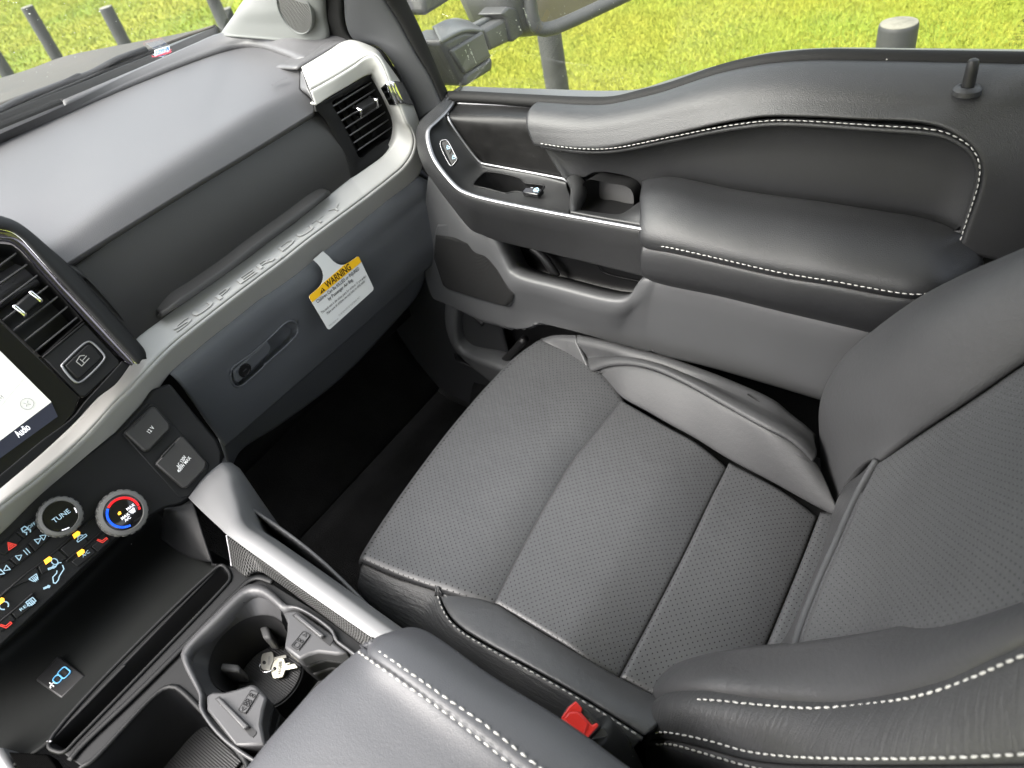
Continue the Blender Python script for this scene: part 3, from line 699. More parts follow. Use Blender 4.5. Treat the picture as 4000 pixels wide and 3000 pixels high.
rr2, tt2 = np.meshgrid(np.linspace(-1, 1, 31), np.linspace(-1, 1, 31))
xx = rr2*np.sqrt(1-tt2**2/2)*sr*.97; yy = tt2*np.sqrt(1-rr2**2/2)*sr*.97
Gd = sc0+a_*xx[..., None]+b_2*yy[..., None]+sn*(.002-.002*(xx**2+yy**2)/sr**2)[..., None]
grid('tweeter_mesh', Gd, m_twmesh, tw)
# rubber door seal and door frame trim beside the pillar
f0 = pts('B', 'x', [(235, -200, .798), (245, 0, .803), (265, 150, .809), (285, 205, .812), (420, 260, .815), (700, 420, .82)])
f1 = pts('B', 'x', [(380, -200, .80), (385, 0, .806), (400, 160, .812), (440, 240, .815), (620, 310, .818), (770, 560, .822)])
G = coons(f0, f1, [f0[0], f1[0]], [f0[-1], f1[-1]], 40, 10); G = puff(G, .006, .01, 'tb')
grid('door_opening_seal', G, m_rubber, cab, thick=.004)
m_frame = mat('dark_frame_trim', (.03, .0312, .034), .55, .4, bump=[('noise', 1000, .3, .0005)])
g0 = pts('B', 'x', [(380, -200, .80), (385, 0, .806), (400, 160, .812), (440, 240, .815), (620, 310, .818), (770, 560, .822), (845, 748, .825)])
g1 = pts('B', 'x', [(560, -200, .81), (640, 0, .82), (720, 130, .828), (830, 330, .835), (920, 480, .84), (985, 620, .842), (1005, 645, .843)])
G = coons(g0, g1, [g0[0], g1[0]], [g0[-1]]+pts('B', 'x', [(900, 700, .832)])+[g1[-1]], 60, 30); G = puff(G, .008, .04, 'tb')
grid('door_frame_trim', G, m_frame, cab, thick=.004)
h1 = pts('B', 'x', [(690, -200, .845), (772, 0, .85), (850, 160, .855), (940, 370, .86), (1010, 540, .864), (1040, 612, .866)])
G = coons(g1, h1, [g1[0], h1[0]], [g1[-1], h1[-1]], 60, 16)
G = puff(G, .006, .012, 'tb')
grid('glass_run_seal', G, m_rubber, cab, thick=.004)
# windscreen, dark border, cowl, wiper, hood
w0 = pts('A', 'y', [(-900, 1150, .74), (-400, 960, .74), (0, 795, .735), (500, 590, .72), (900, 420, .705), (1350, 222, .66)])
up_ = np.array([-.10, -.52, .55]); 
wtop = [p+np.array([-.10*max(0, p[0]), -.82, .44]) for p in w0]
ws = grid('windscreen', loft([[p+np.array([0, .012, -.01]) for p in w0], [p+np.array([-.04, -.40, .24]) for p in w0], wtop], 40, 16), m_glassws, cab)
w1 = pts('A', 'y', [(-900, 1060, .76), (-400, 880, .76), (0, 718, .755), (500, 525, .745), (900, 365, .725), (1180, 245, .71), (1340, 175, .675)])
m_frit = mat('black_cowl', (.03, .031, .034), .4, .5, speck=.01, bump=[('noise', 150, .2, .001)])
G = coons(w0, w1, [w0[0], w1[0]], [w0[-1], w1[-1]], 60, 10); 
gasket = grid('windscreen_gasket', drop(puff(G, .004, .02, 't'), [(0, -.004, -.01)], end=False), m_rubber, cab, thick=.003)
h0 = pts('A', 'y', [(-900, 1000, .80), (-400, 830, .80), (0, 665, .80), (500, 480, .80), (900, 330, .79), (1180, 222, .78), (1335, 165, .74)])
G = coons(w1, h0, [w1[0], h0[0]], [w1[-1], h0[-1]], 60, 10)
grid('cowl', G, m_frit, cab, thick=.004)
he = pts('A', 'x', [(-900, 640, .92), (-300, 560, .92), (0, 490, .92), (180, 436, .92), (400, 357, .92), (700, 296, .92), (950, 250, .92), (1180, 205, .92), (1330, 165, .92)])
m_hood = mat('wet_dark_paint', (.040, .034, .027), .5, .3, speck=.12, bump=[('voronoi', 90, .15, .002)], vary=.3)
hb_ = pts('A', 'y', [(-900, 1000, .82), (-400, 828, .82), (0, 663, .82), (500, 478, .82), (900, 328, .81), (1180, 220, .80), (1335, 163, .76)])
G = coons(hb_, he, [hb_[0], he[0]], [hb_[-1], he[-1]], 60, 30)
grid('hood', drop(G, [(.02, 0, -.03), (.03, 0, -.4)]), m_hood, cab, thick=.004)
# wiper arm and blade resting on the cowl
wa = pts('A', 'y', [(-150, 760, .78), (110, 625, .785), (290, 555, .79), (420, 505, .79), (560, 455, .785), (720, 370, .775), (900, 305, .765)])
wip = tube('wiper', cr(wa, 40), .012, m_black, cab, n=8, flat=.5, up=(0, 0, 1))
prism('wiper_joint', pts('A', 'y', [(270, 580, .78), (330, 515, .785), (480, 440, .785), (530, 455, .782), (560, 495, .775), (400, 560, .775)]), .02, m_black, wip, .005)
tube('wiper_blade', cr(pts('A', 'y', [(-300, 860, .765), (200, 640, .768), (500, 515, .768), (800, 385, .765), (1000, 300, .755)]), 40), .006, m_rubber, wip, n=6)
# floor, firewall, kick panel and sill of the cab
fl = mesh('floor', [(-.95, -2., 0), (.95, -2., 0), (.95, .62, 0), (-.95, .62, 0)], [(0, 1, 2, 3)], m_carpet); fl['kind'] = 'structure'
rows = [[V3(x, .45, .02) for x in (-.9, .0, .90)], [V3(x, .58, .10) for x in (-.9, .0, .90)], [V3(x, .66, .35) for x in (-.9, 0, .9)], [V3(x, .60, .62) for x in (-.9, 0, .9)]]
grid('firewall_carpet', loft(rows, 20, 24), m_carpet, cab, thick=.01)
rows = [[V3(.86, .6, z) for z in (.0, .3, .62)], [V3(.80, .42, z) for z in (0, .3, .62)], [V3(.79, .30, z) for z in (0, .3, .6)], [V3(.80, .18, z) for z in (-.02, .1, .3)]]
grid('kick_panel', loft(rows, 24, 24), mat('dark_kick_plastic', (.016, .0165, .018), .5, .45), cab, thick=.006)
rows = [[V3(.74, y, .02) for y in (.3, -.3, -1.)], [V3(.78, y, .10) for y in (.3, -.3, -1.)], [V3(.86, y, .11) for y in (.3, -.3, -1.)], [V3(.90, y, .02) for y in (.3, -.3, -1.)]]
grid('door_sill', loft(rows, 20, 20), m_black, cab, thick=.006)
grid('door_shell', loft([[V3(.90, y, -.1) for y in (.45, -.3, -1.2)], [V3(.90, y, .72) for y in (.45, -.3, -1.2)]], 10, 4), m_black, cab, thick=.01)

# roof over the front seats (shades the cab), rear wall below its window, driver-side sill
m_lining = mat('pale_headliner', (.42, .42, .41), .9, .2)
rows = [[V3(-.80, -.14, 1.27), V3(0, -.10, 1.31), V3(.70, -.14, 1.27)], [V3(-.82, -.25, 1.31), V3(0, -.25, 1.35), V3(.72, -.25, 1.31)], [V3(-.82, -.8, 1.33), V3(0, -.8, 1.37), V3(.74, -.8, 1.33)], [V3(-.80, -1.9, 1.30), V3(0, -1.9, 1.34), V3(.72, -1.9, 1.30)]]
grid('roof_lining', loft(rows, 16, 16), m_lining, cab, thick=.03)
grid('rear_wall', loft([[V3(-.9, -1.95, 0), V3(.9, -1.95, 0)], [V3(-.9, -1.95, .85), V3(.9, -1.95, .85)]], 4, 4), m_black, cab, thick=.03)

# outer skin of the truck side behind the mirror
grid('body_side', loft([[V3(.95, -.1, -.35), V3(.97, -1.5, -.35), V3(.96, -4, -.35)], [V3(.99, -.1, .25), V3(1.0, -1.5, .25), V3(1., -4, .25)], [V3(.93, -.1, .70), V3(.94, -1.5, .70), V3(.94, -4, .70)]], 16, 12), mat('tan_truck_paint', (.13, .105, .075), .6, .2), cab, thick=.01)

# rain drops on the windscreen and the side pane
rd = np.random.RandomState(11)
def drops(name, spots, nrm, parent):
    V = []; F = []
    nrm = unit(nrm); a_ = unit(np.cross(nrm, (.2, .9, .3))); b_ = np.cross(nrm, a_)
    for p, r in spots:
        k = len(V); V.append(p+nrm*r*.55)
        for rr_, hh in ((.6, .42), (1., 0.)):
            for i in range(8):
                t = 2*math.pi*i/8; V.append(p+(a_*math.cos(t)+b_*math.sin(t)*1.25)*r*rr_+nrm*r*hh)
        for i in range(8):
            F.append((k, k+1+i, k+1+(i+1) % 8)); F.append((k+1+i, k+9+i, k+9+(i+1) % 8, k+1+(i+1) % 8))
    return mesh(name, V, F, mat('rain_drop', (.30, .32, .28), .15, .5), parent, True, kind='stuff')
nW = unit([0, -.46, .89]); pW = at('A', 500, 590, 'y', .72)+nW*-.004
sp_w = []
for _ in range(110):
    a, b = rd.uniform(0, 1330), rd.uniform(5, 560)
    if b < 600-.30*a+rd.uniform(-40, 40)-20: sp_w.append((at('A', a, b, 'p', (pW, nW)), abs(rd.normal(.0003, .0003))+.0004))
drops('rain_drops', sp_w, -nW, ws)
# ================================================================ passenger door
door = thing('door_card', 'passenger door trim panel in black and grey with padded armrest below the window', 'car door', (.80, -.2, .2))
XS = .845
sealline = pts('B', 'x', [(1050, 622), (1320, 638), (1605, 657), (1900, 672)], XS)+pts('C', 'x', [(0, 583), (150, 550), (300, 512), (600, 412), (800, 370), (900, 357), (1100, 345), (1500, 352), (2212, 368), (2700, 380)], XS)
stitch = pts('B', 'x', [(1600, 885, .792), (1750, 908, .788), (1900, 920, .786)])+pts('C', 'x', [(0, 800), (300, 742), (600, 682), (800, 655), (900, 650), (1100, 657), (1400, 677), (1700, 697), (1790, 715), (1850, 742), (1920, 790), (1955, 840), (1972, 900), (1965, 980), (1940, 1070), (1900, 1190), (1858, 1312)], .785)
outer = sealline[2:]+pts('C', 'x', [(2720, 700, .83), (2700, 1000, .82), (2650, 1400, .81)])
left = [stitch[0]]+pts('B', 'x', [(1560, 800, .797), (1545, 745, .802), (1565, 700, .82)])+[outer[0]]
G = coons(stitch, outer, left, [stitch[-1]]+pts('C', 'x', [(2200, 1390, .795)])+[outer[-1]], 190, 60)
G = puff(G, .014, .06, 'b'); G = puff(G, .003, .006, 't')
grid('upper_panel', G, m_doorblk, door, thick=.006)
stn = cr(stitch, 400)
Gup = G
stp = [t for t in [('B', 1604, 884), ('B', 1750, 906), ('B', 1900, 918), ('C', 0, 798), ('C', 300, 740), ('C', 600, 680), ('C', 800, 653), ('C', 900, 648), ('C', 1100, 655), ('C', 1400, 675), ('C', 1700, 695), ('C', 1790, 713), ('C', 1850, 739), ('C', 1922, 788), ('C', 1958, 838), ('C', 1975, 900), ('C', 1969, 980), ('C', 1944, 1070), ('C', 1904, 1190), ('C', 1864, 1312)]]
stp = [proj_loop(Gup, c_0, [(a_0, b_0)])[0] for c_0, a_0, b_0 in stp]
stitches('stitching', cr(stp, 400)+np.array([-.0022, 0, .0006]), m_thread, door, .0056, .0020, .00065, nrm=(-1, -.1, .3))
tube('welt', cr(stitch, 200)+np.array([.001, 0, -.005]), .0035, m_doorblk, door, n=6)
# fabric-backed insert between the stitched edge and the armrest
ibot = pts('B', 'x', [(1757, 1113, .797), (1850, 1125, .798), (1895, 1108, .80), (2130, 1152, .80), (2165, 1190, .80), (2190, 1240, .80)])+pts('J', 'x', [(190, 245), (280, 224), (600, 288), (1000, 345), (1500, 425), (1850, 497)], .798)
itop = [p+np.array([.004, 0, -.006]) for p in stitch]
ileft = [ibot[0]]+pts('B', 'x', [(1680, 1000, .797)])+[itop[0]]
G = coons(ibot, itop, ileft, [ibot[-1], itop[-1]], 170, 60)
G = puff(G, -.020, .06, 'lbr')
grid('insert_panel', G, m_doorblk, door, thick=.006)
# grab pocket in front of the armrest
pk = pts('B', 'x', [(1858, 1140, .782), (1888, 1110, .786), (2010, 1130, .788), (2130, 1152, .788), (2165, 1188, .786), (2170, 1270, .778), (2125, 1345, .768), (1950, 1322, .768), (1862, 1306, .768), (1850, 1220, .774)])
bowl('grab_pocket', cr(pk, 61, closed=True)[:-1], .045, (1, 0, -.1), m_black, door, taper=.9)
gb = pts('U', 'x', [(1428, 935, .80), (1810, 990, .80), (1790, 1035, .785), (1420, 975, .785)])
prism('pocket_ledge', gb, .006, m_vinyl, door, bevel=.002)
# ---- armrest
A0 = pts('J', 'x', [(190, 240, .797), (280, 226, .797), (600, 292, .797), (1000, 349, .797), (1500, 429, .797), (1850, 497, .797), (1915, 525, .79)])
A1 = pts('J', 'x', [(165, 490, .705), (300, 512, .70), (600, 580, .698), (900, 648, .698), (1200, 697, .698), (1500, 752, .70), (1620, 765, .703), (1710, 757, .71), (1800, 730, .73), (1900, 668, .765), (1932, 620, .785)])
A2 = pts('J', 'x', [(188, 645, .73), (230, 670, .73), (600, 750, .73), (900, 825, .73), (1200, 897, .73), (1300, 920, .73), (1370, 936, .732), (1450, 930, .738), (1560, 903, .75), (1800, 800, .775)])
G = coons(A1, A0, [A1[0]]+pts('J', 'x', [(163, 440, .71), (170, 330, .75)])+[A0[0]], [A1[-1]]+pts('J', 'x', [(1935, 570, .79)])+[A0[-1]], 150, 60)
G = puff(G, .030, .075, 't'); G = puff(G, .006, .02, 'lrb')
Garm = G
ar = grid('armrest', G, m_vinyl, door, thick=.01)
G = coons(A1, A2, [A1[0]]+pts('J', 'x', [(168, 580, .708)])+[A2[0]], [A1[-1], A2[-1]], 150, 36)
G = puff(G, .012, .05, 'tb'); G = puff(G, .004, .008, 'tb'); G = drop(G, [(.02, 0, -.012), (.06, 0, -.015)])
grid('armrest_front', G, m_vinyl, ar, thick=.008)
stitches('stitching', cr(proj_loop(Garm, 'J', [(168, 488), (300, 508), (600, 575), (900, 643), (1200, 692), (1500, 746), (1620, 760), (1710, 752), (1800, 725), (1900, 664), (1930, 618)]), 300)+np.array([-.0015, 0, .001]), m_thread, ar, .0056, .0020, .0008, nrm=(-1, -.2, .5))
tube('piping', cr(A1, 160)+np.array([-.001, 0, -.002]), .0022, m_vinyl, ar, n=6)
# end cap in front of the armrest
ec = pts('U', 'x', [(1960, 1140, .70), (1950, 1050, .71), (1985, 880, .775), (1860, 960, .79), (1790, 1040, .785), (1740, 1050, .775)])
# ---- satin strip loop and the switch carrier inside it
strip = pts('U', 'x', [(300, 45, .845), (215, 150, .80), (150, 212, .775), (88, 272, .755), (74, 320, .745), (92, 430, .73), (140, 545, .72), (250, 695, .708), (345, 790, .702), (430, 832, .70), (560, 872, .70), (1000, 965, .70), (1500, 1058, .70), (1962, 1140, .702)])
bandout = pts('U', 'x', [(235, 45, .85), (165, 112, .815), (60, 222, .79), (18, 290, .775), (25, 430, .76), (75, 580, .75), (190, 750, .742), (330, 935, .738), (478, 1112, .738)])+pts('I', 'x', [(540, 365), (615, 398), (1000, 492), (1350, 575), (1600, 637), (1725, 668)], .738)
G = coons(strip, bandout, [strip[0], bandout[0]], [strip[-1], bandout[-1]], 170, 30)
G = puff(G, .010, .04, 't'); G = drop(G, [(.02, 0, -.004), (.05, 0, -.004)])
grid('trim_band', G, m_doorblk, door, thick=.005)
P_ = cr(strip, 140)
tube('satin_strip', P_+np.array([-.002, 0, .001]), .0038, m_satin, door, n=10, flat=.6, up=(0, 0, 1))
ctop = pts('U', 'x', [(232, 155, .80), (300, 262, .80), (400, 395, .798), (500, 525, .797), (545, 575, .797), (760, 615, .797), (1000, 658, .797), (1265, 727, .797)])
cbot = strip[1:11]+[strip[11]]
G = coons(pts('U', 'x', [(215, 152, .80), (155, 215, .775), (98, 276, .757), (86, 320, .747), (104, 430, .733), (150, 543, .723), (258, 690, .711), (352, 782, .705), (440, 822, .703), (570, 862, .703), (1000, 950, .703), (1300, 1005, .703)]),
          ctop, pts('U', 'x', [(215, 152, .80), (232, 155, .80)]), pts('U', 'x', [(1300, 1005, .703), (1290, 930, .73), (1300, 800, .77), (1265, 727, .797)]), 150, 70)
G = puff(G, -.012, .05, 'tb')
hole = proj_loop(G, 'U', smoothpoly([(462, 762), (490, 715), (565, 650), (600, 645), (865, 700), (905, 738), (935, 745), (1075, 768), (1045, 815), (1005, 848), (880, 822), (820, 815), (745, 832), (720, 828), (600, 795), (500, 772)], 70))
G, mk = snapcut(G, hole)
carrier = grid('switch_carrier', G, m_carrier, door, thick=.003, mask=mk)
tube('recess_rim', np.array(hole), .0016, m_panel, carrier, n=6, closed=True)
bowl('pull_cup', hole, .045, (.35, 0, -1), m_black, carrier, taper=.85)
# raised end of the carrier and the ledge running to the armrest
rt = pts('U', 'x', [(1265, 727, .797), (1345, 742, .797), (1400, 800, .795), (1415, 880, .79)])
rb = pts('U', 'x', [(1300, 1005, .703), (1240, 975, .71), (1310, 985, .72), (1330, 985, .735)])
G = coons([rb[0], rb[2], rb[3]], [rt[0], rt[1], rt[3]], pts('U', 'x', [(1300, 1005, .703), (1290, 930, .73), (1300, 800, .77), (1265, 727, .797)]), [rb[3]]+pts('U', 'x', [(1400, 930, .76)])+[rt[3]], 24, 40)
G = puff(G, .014, .03, 'lr')
grid('carrier_end', G, m_carrier, door, thick=.004)
l0 = pts('U', 'x', [(1300, 1005, .703), (1500, 1045, .703), (1750, 1090, .703), (1962, 1128, .705)])
l1 = pts('U', 'x', [(1330, 985, .735), (1500, 1012, .765), (1745, 1052, .77), (1800, 1030, .775), (1860, 955, .785), (1988, 868, .785)])
G = coons(l0, l1, [l0[0], l1[0]], [l0[-1]]+pts('U', 'x', [(1965, 1000, .725)])+[l1[-1]], 80, 24)
G = puff(G, .004, .01, 'b')
grid('carrier_ledge', G, m_carrier, door, thick=.004)
# window switch and door-lock buttons
def plate(c, poly, xs, depth, material, parent, name, bevel=.0012, h=0., nrm=None):
    P = pts(c, 'x', poly, xs) if not isinstance(xs, list) else pts(c, 'x', [(a, b, x) for (a, b), x in zip(poly, xs)])
    P = [p+np.array([-h, 0, h*.6]) for p in P]
    return prism(name, P, depth, material, parent, bevel, nrm=nrm)
sw = plate('U', [(875, 822), (915, 772), (1060, 790), (1015, 846)], [.742, .752, .752, .740], .01, m_gloss, door, 'window_switch', .002)
fr = frame(at('U', 1008, 808, 'x', .744), at('U', 1060, 815, 'x', .744)-at('U', 960, 800, 'x', .744), at('U', 1015, 780, 'x', .751)-at('U', 1008, 830, 'x', .741))
strokes('window_icon', fr, [[(-.004, -.002), (-.004, .002), (0, .0045), (.004, .002), (.004, -.002), (-.004, -.002)], [(-.002, 0), (.002, 0)]], .0009, m_glow, sw, h=.0022)
prism('switch_rocker', pts('U', 'x', [(930, 828, .744), (950, 775, .757), (985, 772, .757), (962, 832, .744)]), .004, m_chrome, sw, .0015)
lk = pts('U', 'x', [(195, 398, .742), (205, 370, .746), (245, 362, .75), (262, 375, .75), (330, 505, .738), (340, 530, .735), (300, 580, .727), (285, 585, .727)])
lkb = prism('lock_bezel', [p+np.array([-.004, 0, .001]) for p in lk], .006, m_panel, door, .002)
tube('bezel_ring', cr([p+np.array([-.0055, 0, .0015]) for p in lk], 50, closed=True)[:-1], .0006, m_satin, lkb, n=6, closed=True)
for nm, pol in (('unlock_button', [(208, 405), (215, 378), (245, 372), (280, 448), (255, 492)]), ('lock_button', [(258, 500), (288, 458), (322, 512), (330, 528), (298, 574), (290, 574)])):
    P = []
    n_ = None
    for a, b in pol: P.append(at('U', a, b, 'p', (np.mean([q+np.array([-.0055, 0, .0015]) for q in lk], axis=0), unit(np.cross(lk[2]-lk[0], lk[5]-lk[0])))))
    prism(nm, P, .003, m_panel, lkb, .0008)
n_l = unit(np.cross(lk[2]-lk[0], lk[5]-lk[0])); n_l = n_l if np.dot(n_l, CAM-lk[0]) > 0 else -n_l
c_l = np.mean([q+np.array([-.0055, 0, .0015]) for q in lk], axis=0)
for (a, b, a2, b2, open_) in ((247, 432, 275, 425, 1), (293, 517, 320, 510, 0)):
    o0 = at('U', a, b, 'p', (c_l, n_l)); exv = at('U', a2, b2, 'p', (c_l, n_l))-o0
    fr = frame(o0, exv, np.cross(n_l, exv)); s = .0034
    strokes('lock_icon', fr, [[(-s*.7, -s*.8), (s*.7, -s*.8), (s*.7, s*.1), (-s*.7, s*.1), (-s*.7, -s*.8)], arc(0 if not open_ else -s*.3, s*.1, s*.45, 0, 180 if not open_ else 150, 8, s*.8)], .0007, m_glow, lkb, h=.0008)
# ---- dark burl panel with chrome edging
wl_ = pts('U', 'x', [(310, 52, .848), (262, 110, .825), (250, 140, .81), (262, 190, .801), (400, 395, .80), (500, 525, .80), (545, 566, .80)])
wr = pts('U', 'x', [(1055, 88, .848), (990, 150, .82), (968, 195, .806), (972, 270, .801), (1100, 465, .80), (1250, 697, .80)])
wb = pts('U', 'x', [(545, 566, .80), (760, 606, .80), (1000, 650, .80), (1250, 697, .80)])
wt = pts('U', 'x', [(310, 52, .848), (700, 68, .848), (1055, 88, .848)])
G = coons(wb, wt, wl_[::-1], wr[::-1], 80, 80)
m_burl = mat('dark_burl', (.0062, .006, .006), .45, .28, coat=.05, vary=.75, bump=[('noise', 120, .08, .0006)])
nt = m_burl.node_tree
for n in nt.nodes:
    if n.type == 'TEX_NOISE' and n.inputs['Scale'].default_value == 9: n.inputs['Scale'].default_value = 38; n.inputs['Detail'].default_value = 12; n.inputs['Roughness'].default_value = .8
grid('burl_panel', G, m_burl, door, thick=.004)
tube('chrome_edging', np.concatenate([cr(wl_, 60), cr(wb, 40)[1:], [wb[-1]+np.array([-.002, -.01, -.004])]])+np.array([-.003, 0, 0]), .0024, m_satin, door, n=8)
tube('chrome_edging', cr(wt, 20)+np.array([-.002, 0, .001]), .0018, m_satin, door, n=6)
# ---- grey lower door with bins
E_ = pts('I', 'x', [(372, 903, .778), (600, 965, .77), (760, 1010, .762), (870, 1040, .757), (930, 1043, .756), (1000, 1012, .756), (1070, 985, .756), (1130, 987, .756), (1350, 1045, .756), (1560, 1112, .757), (1850, 1240, .758)])+pts('J', 'x', [(560, 1143, .758), (900, 1245, .758), (1200, 1335, .758), (1500, 1420, .758)])
top = pts('I', 'x', [(190, -80, .80), (250, -20, .795), (300, 75, .787), (380, 205, .775), (462, 322, .765), (530, 362, .758), (612, 398, .752), (690, 545, .748), (752, 655, .742), (800, 690, .738), (1100, 772, .735), (1480, 862, .735), (1560, 857, .737), (1640, 800, .742), (1740, 702, .745)])+pts('J', 'x', [(235, 676, .748), (600, 756, .748), (900, 830, .748), (1200, 900, .748), (1370, 938, .75), (1560, 905, .76), (1700, 850, .77)])
G = coons(E_, top, pts('I', 'x', [(372, 903, .778), (210, 830, .79), (150, 640, .797), (150, 300, .80), (190, -80, .80)]), [E_[-1], top[-1]], 200, 60)
G = puff(G, .006, .03, 'b'); G = puff(G, .012, .035, 't')
G = drop(G, [(.02, 0, -.004), (.05, 0, -.01)], end=False)
G = drop(G, [(.012, 0, -.001), (.05, 0, -.02)])
lowd = grid('lower_panel', G, m_doorgrey, door, thick=.004)
# upper bin interior: back wall, floor and rubber mat
bw0 = pts('I', 'x', [(570, 340, .815), (1000, 450, .815), (1400, 545, .815), (1850, 650, .815)])
bw1 = pts('I', 'x', [(640, 560, .815), (1100, 700, .815), (1450, 790, .815), (1850, 840, .815)])
bw2 = pts('I', 'x', [(680, 800, .745), (1100, 880, .745), (1500, 960, .745), (1850, 980, .745)])
grid('bin_back', loft([bw0, bw1, bw2], 50, 30), m_black, lowd, thick=.004)
rib = pts('I', 'x', [(880, 490, .79), (960, 560, .79), (1060, 700, .79)])
tube('bin_rib', cr(rib, 20), .008, m_black, lowd, n=8)
prism('bin_mat', pts('I', 'x', [(1095, 745, .785), (1560, 850, .785), (1500, 870, .755), (1090, 775, .755)]), .003, m_carpet, lowd, .001)
tube('bin_crease', cr(pts('I', 'x', [(1340, 590, .812), (1380, 660, .812), (1450, 690, .812), (1700, 745, .812)]), 30), .0012, m_panel, lowd, n=6)
# lower bin frame and its dark inside
fo = pts('I', 'x', [(268, 850, .785), (262, 1000, .785), (290, 1120, .783), (335, 1210, .78), (450, 1335, .775), (640, 1480, .77), (900, 1600, .77)])
fi = pts('I', 'x', [(362, 905, .775), (348, 1050, .775), (352, 1130, .772), (368, 1190, .77), (405, 1240, .766), (560, 1300, .762), (735, 1364, .76), (1000, 1450, .76)])
G = coons(fo, fi, [fo[0], fi[0]], [fo[-1], fi[-1]], 80, 16); G = puff(G, .010, .02, 'tb'); G = drop(G, [(.02, 0, 0), (.05, 0, 0)])
grid('lower_bin_frame', G, m_doorgrey, door, thick=.006)
b0 = pts('I', 'x', [(330, 830, .83), (900, 950, .83), (1500, 1050, .83), (2000, 1250, .83)]); b1 = pts('I', 'x', [(300, 1150, .83), (900, 1350, .83), (1500, 1400, .83), (2000, 1500, .83)]); b2 = pts('I', 'x', [(330, 1300, .77), (900, 1540, .77), (1500, 1600, .77), (2000, 1700, .77)])
lb = grid('lower_bin', loft([b0, b1, b2], 50, 30), m_black, door, thick=.004)
tube('bin_rib', cr(pts('I', 'x', [(440, 950, .80), (540, 1040, .80)]), 8), .010, m_black, lb, n=8)
tube('bin_rib', cr(pts('I', 'x', [(830, 1150, .79), (730, 1260, .785), (660, 1330, .78)]), 10), .009, m_black, lb, n=8)
# ---- speaker grille
sp = [(196, 330), (300, 318), (400, 345), (445, 375), (512, 465), (640, 640), (758, 828), (755, 850), (722, 915), (700, 925), (480, 868), (268, 800), (235, 770), (165, 560), (170, 430)]
spx = lambda a: .80-.045*(a-150)/600
P = [at('I', a, b, 'x', spx(a)-.026) for a, b in sp]
c_s = np.mean(P, axis=0); u_, s_, vh = np.linalg.svd(np.array(P)-c_s); n_s = vh[2] if np.dot(vh[2], CAM-c_s) > 0 else -vh[2]
SP = lambda a, b, off=0.: at('I', a, b, 'p', (c_s+n_s*off, n_s))
spk = prism('speaker_plate', [SP(a, b) for a, b in sp], .012, m_doorgrey, door, .003)
m_grille = mat('speaker_mesh', (.055, .055, .056), .5, .4, metal=.2, perf=(.0042, .00145))
gp = [(190, 400), (300, 415), (510, 468), (640, 642), (754, 830), (750, 848), (720, 905), (700, 914), (480, 858), (275, 790), (245, 765), (176, 560)]
gl = coons([SP(a, b, .002) for a, b in ((176, 560), (245, 765), (275, 790), (480, 858), (700, 914))], [SP(a, b, .002) for a, b in ((190, 400), (300, 415), (510, 468), (640, 642), (754, 830))],
           [SP(176, 560, .002), SP(180, 480, .002), SP(190, 400, .002)], [SP(700, 914, .002), SP(735, 880, .002), SP(754, 830, .002)], 60, 40, curve=False)
grid('speaker_mesh', puff(gl, .003, .006, 'lrtb'), m_grille, spk, smooth=True)
fr = frame(SP(405, 425, .0015), SP(440, 432, .0015)-SP(400, 424, .0015), SP(408, 385, .0015)-SP(412, 430, .0015))
m_mark = mat('engraved_mark', (.008, .008, .008), .5, .3)
sc_ = np.linalg.norm(SP(440, 432)-SP(400, 424))/40
text('maker_mark', 'B', fr, -14*sc_, 0, 46*sc_, m_mark, spk); text('maker_mark', 'O', fr, 4*sc_, -4*sc_, 36*sc_, m_mark, spk); text('maker_mark', '&', fr, 8*sc_, 26*sc_, 22*sc_, m_mark, spk)
# ---- lock pin
pb = at('C', 1912, 455, 'x', .80); ptp = at('C', 1922, 380, 'x', .80); axp = unit([.05, 0, 1])
lathe('lock_pin_base', pb-axp*.006, axp, [(.0140, -.004), (.0140, .001), (.0115, .0038), (.0082, .0045), (.0078, .0035)], m_doorblk, door, 32)
lathe('lock_pin', pb-axp*.004, axp, [(.0064, 0), (.0062, .017), (.0059, .0255), (.0046, .029), (.002, .0303)], m_black, door, 24)
# ---- window seals, outer belt strip and pane
blk = pts('T', 'x', [(318, 1055, .866), (440, 1046, .864), (1000, 1066, .862), (1800, 1100, .862)])+pts('C', 'x', [(0, 548, .862), (150, 514, .862), (300, 477, .862), (600, 377, .862), (800, 333, .862), (900, 320, .862), (1100, 301, .862), (1500, 306, .862), (2212, 322, .862), (2700, 334, .862)])
sl = pts('B', 'x', [(1035, 622), (1320, 640), (1605, 660), (1900, 675)], XS+.002)+pts('C', 'x', [(0, 586), (150, 553), (300, 515), (600, 415), (800, 373), (900, 360), (1100, 348), (1500, 355), (2212, 371), (2700, 383)], XS+.002)
G = coons(sl, blk, [sl[0], blk[0]], [sl[-1], blk[-1]], 160, 12); G = puff(G, .009, .008, 'tb'); G = drop(G, [(0, 0, -.02)])
grid('window_seal', G, m_rubber, door, thick=.004)
gb0 = pts('T', 'x', [(330, 1052, .867), (440, 1040, .866), (1000, 1060, .865), (1800, 1092, .865)])+pts('C', 'x', [(0, 538, .865), (150, 505, .865), (300, 468, .865), (600, 369, .865), (800, 325, .865), (900, 312, .865), (1100, 293, .865), (1500, 298, .865), (2212, 314, .865), (2700, 326, .865)])
gb1 = pts('T', 'x', [(480, 948, .91), (750, 962, .91), (1400, 982, .91), (2000, 1000, .91)])+pts('C', 'x', [(130, 491, .91), (300, 441, .91), (600, 351, .91), (800, 303, .91), (900, 287, .91), (1000, 278, .91), (1200, 270, .91), (1600, 274, .91), (2212, 281, .91), (2700, 290, .91)])
m_belt = mat('grey_belt_strip', (.17, .17, .175), .45, .5, speck=.004)
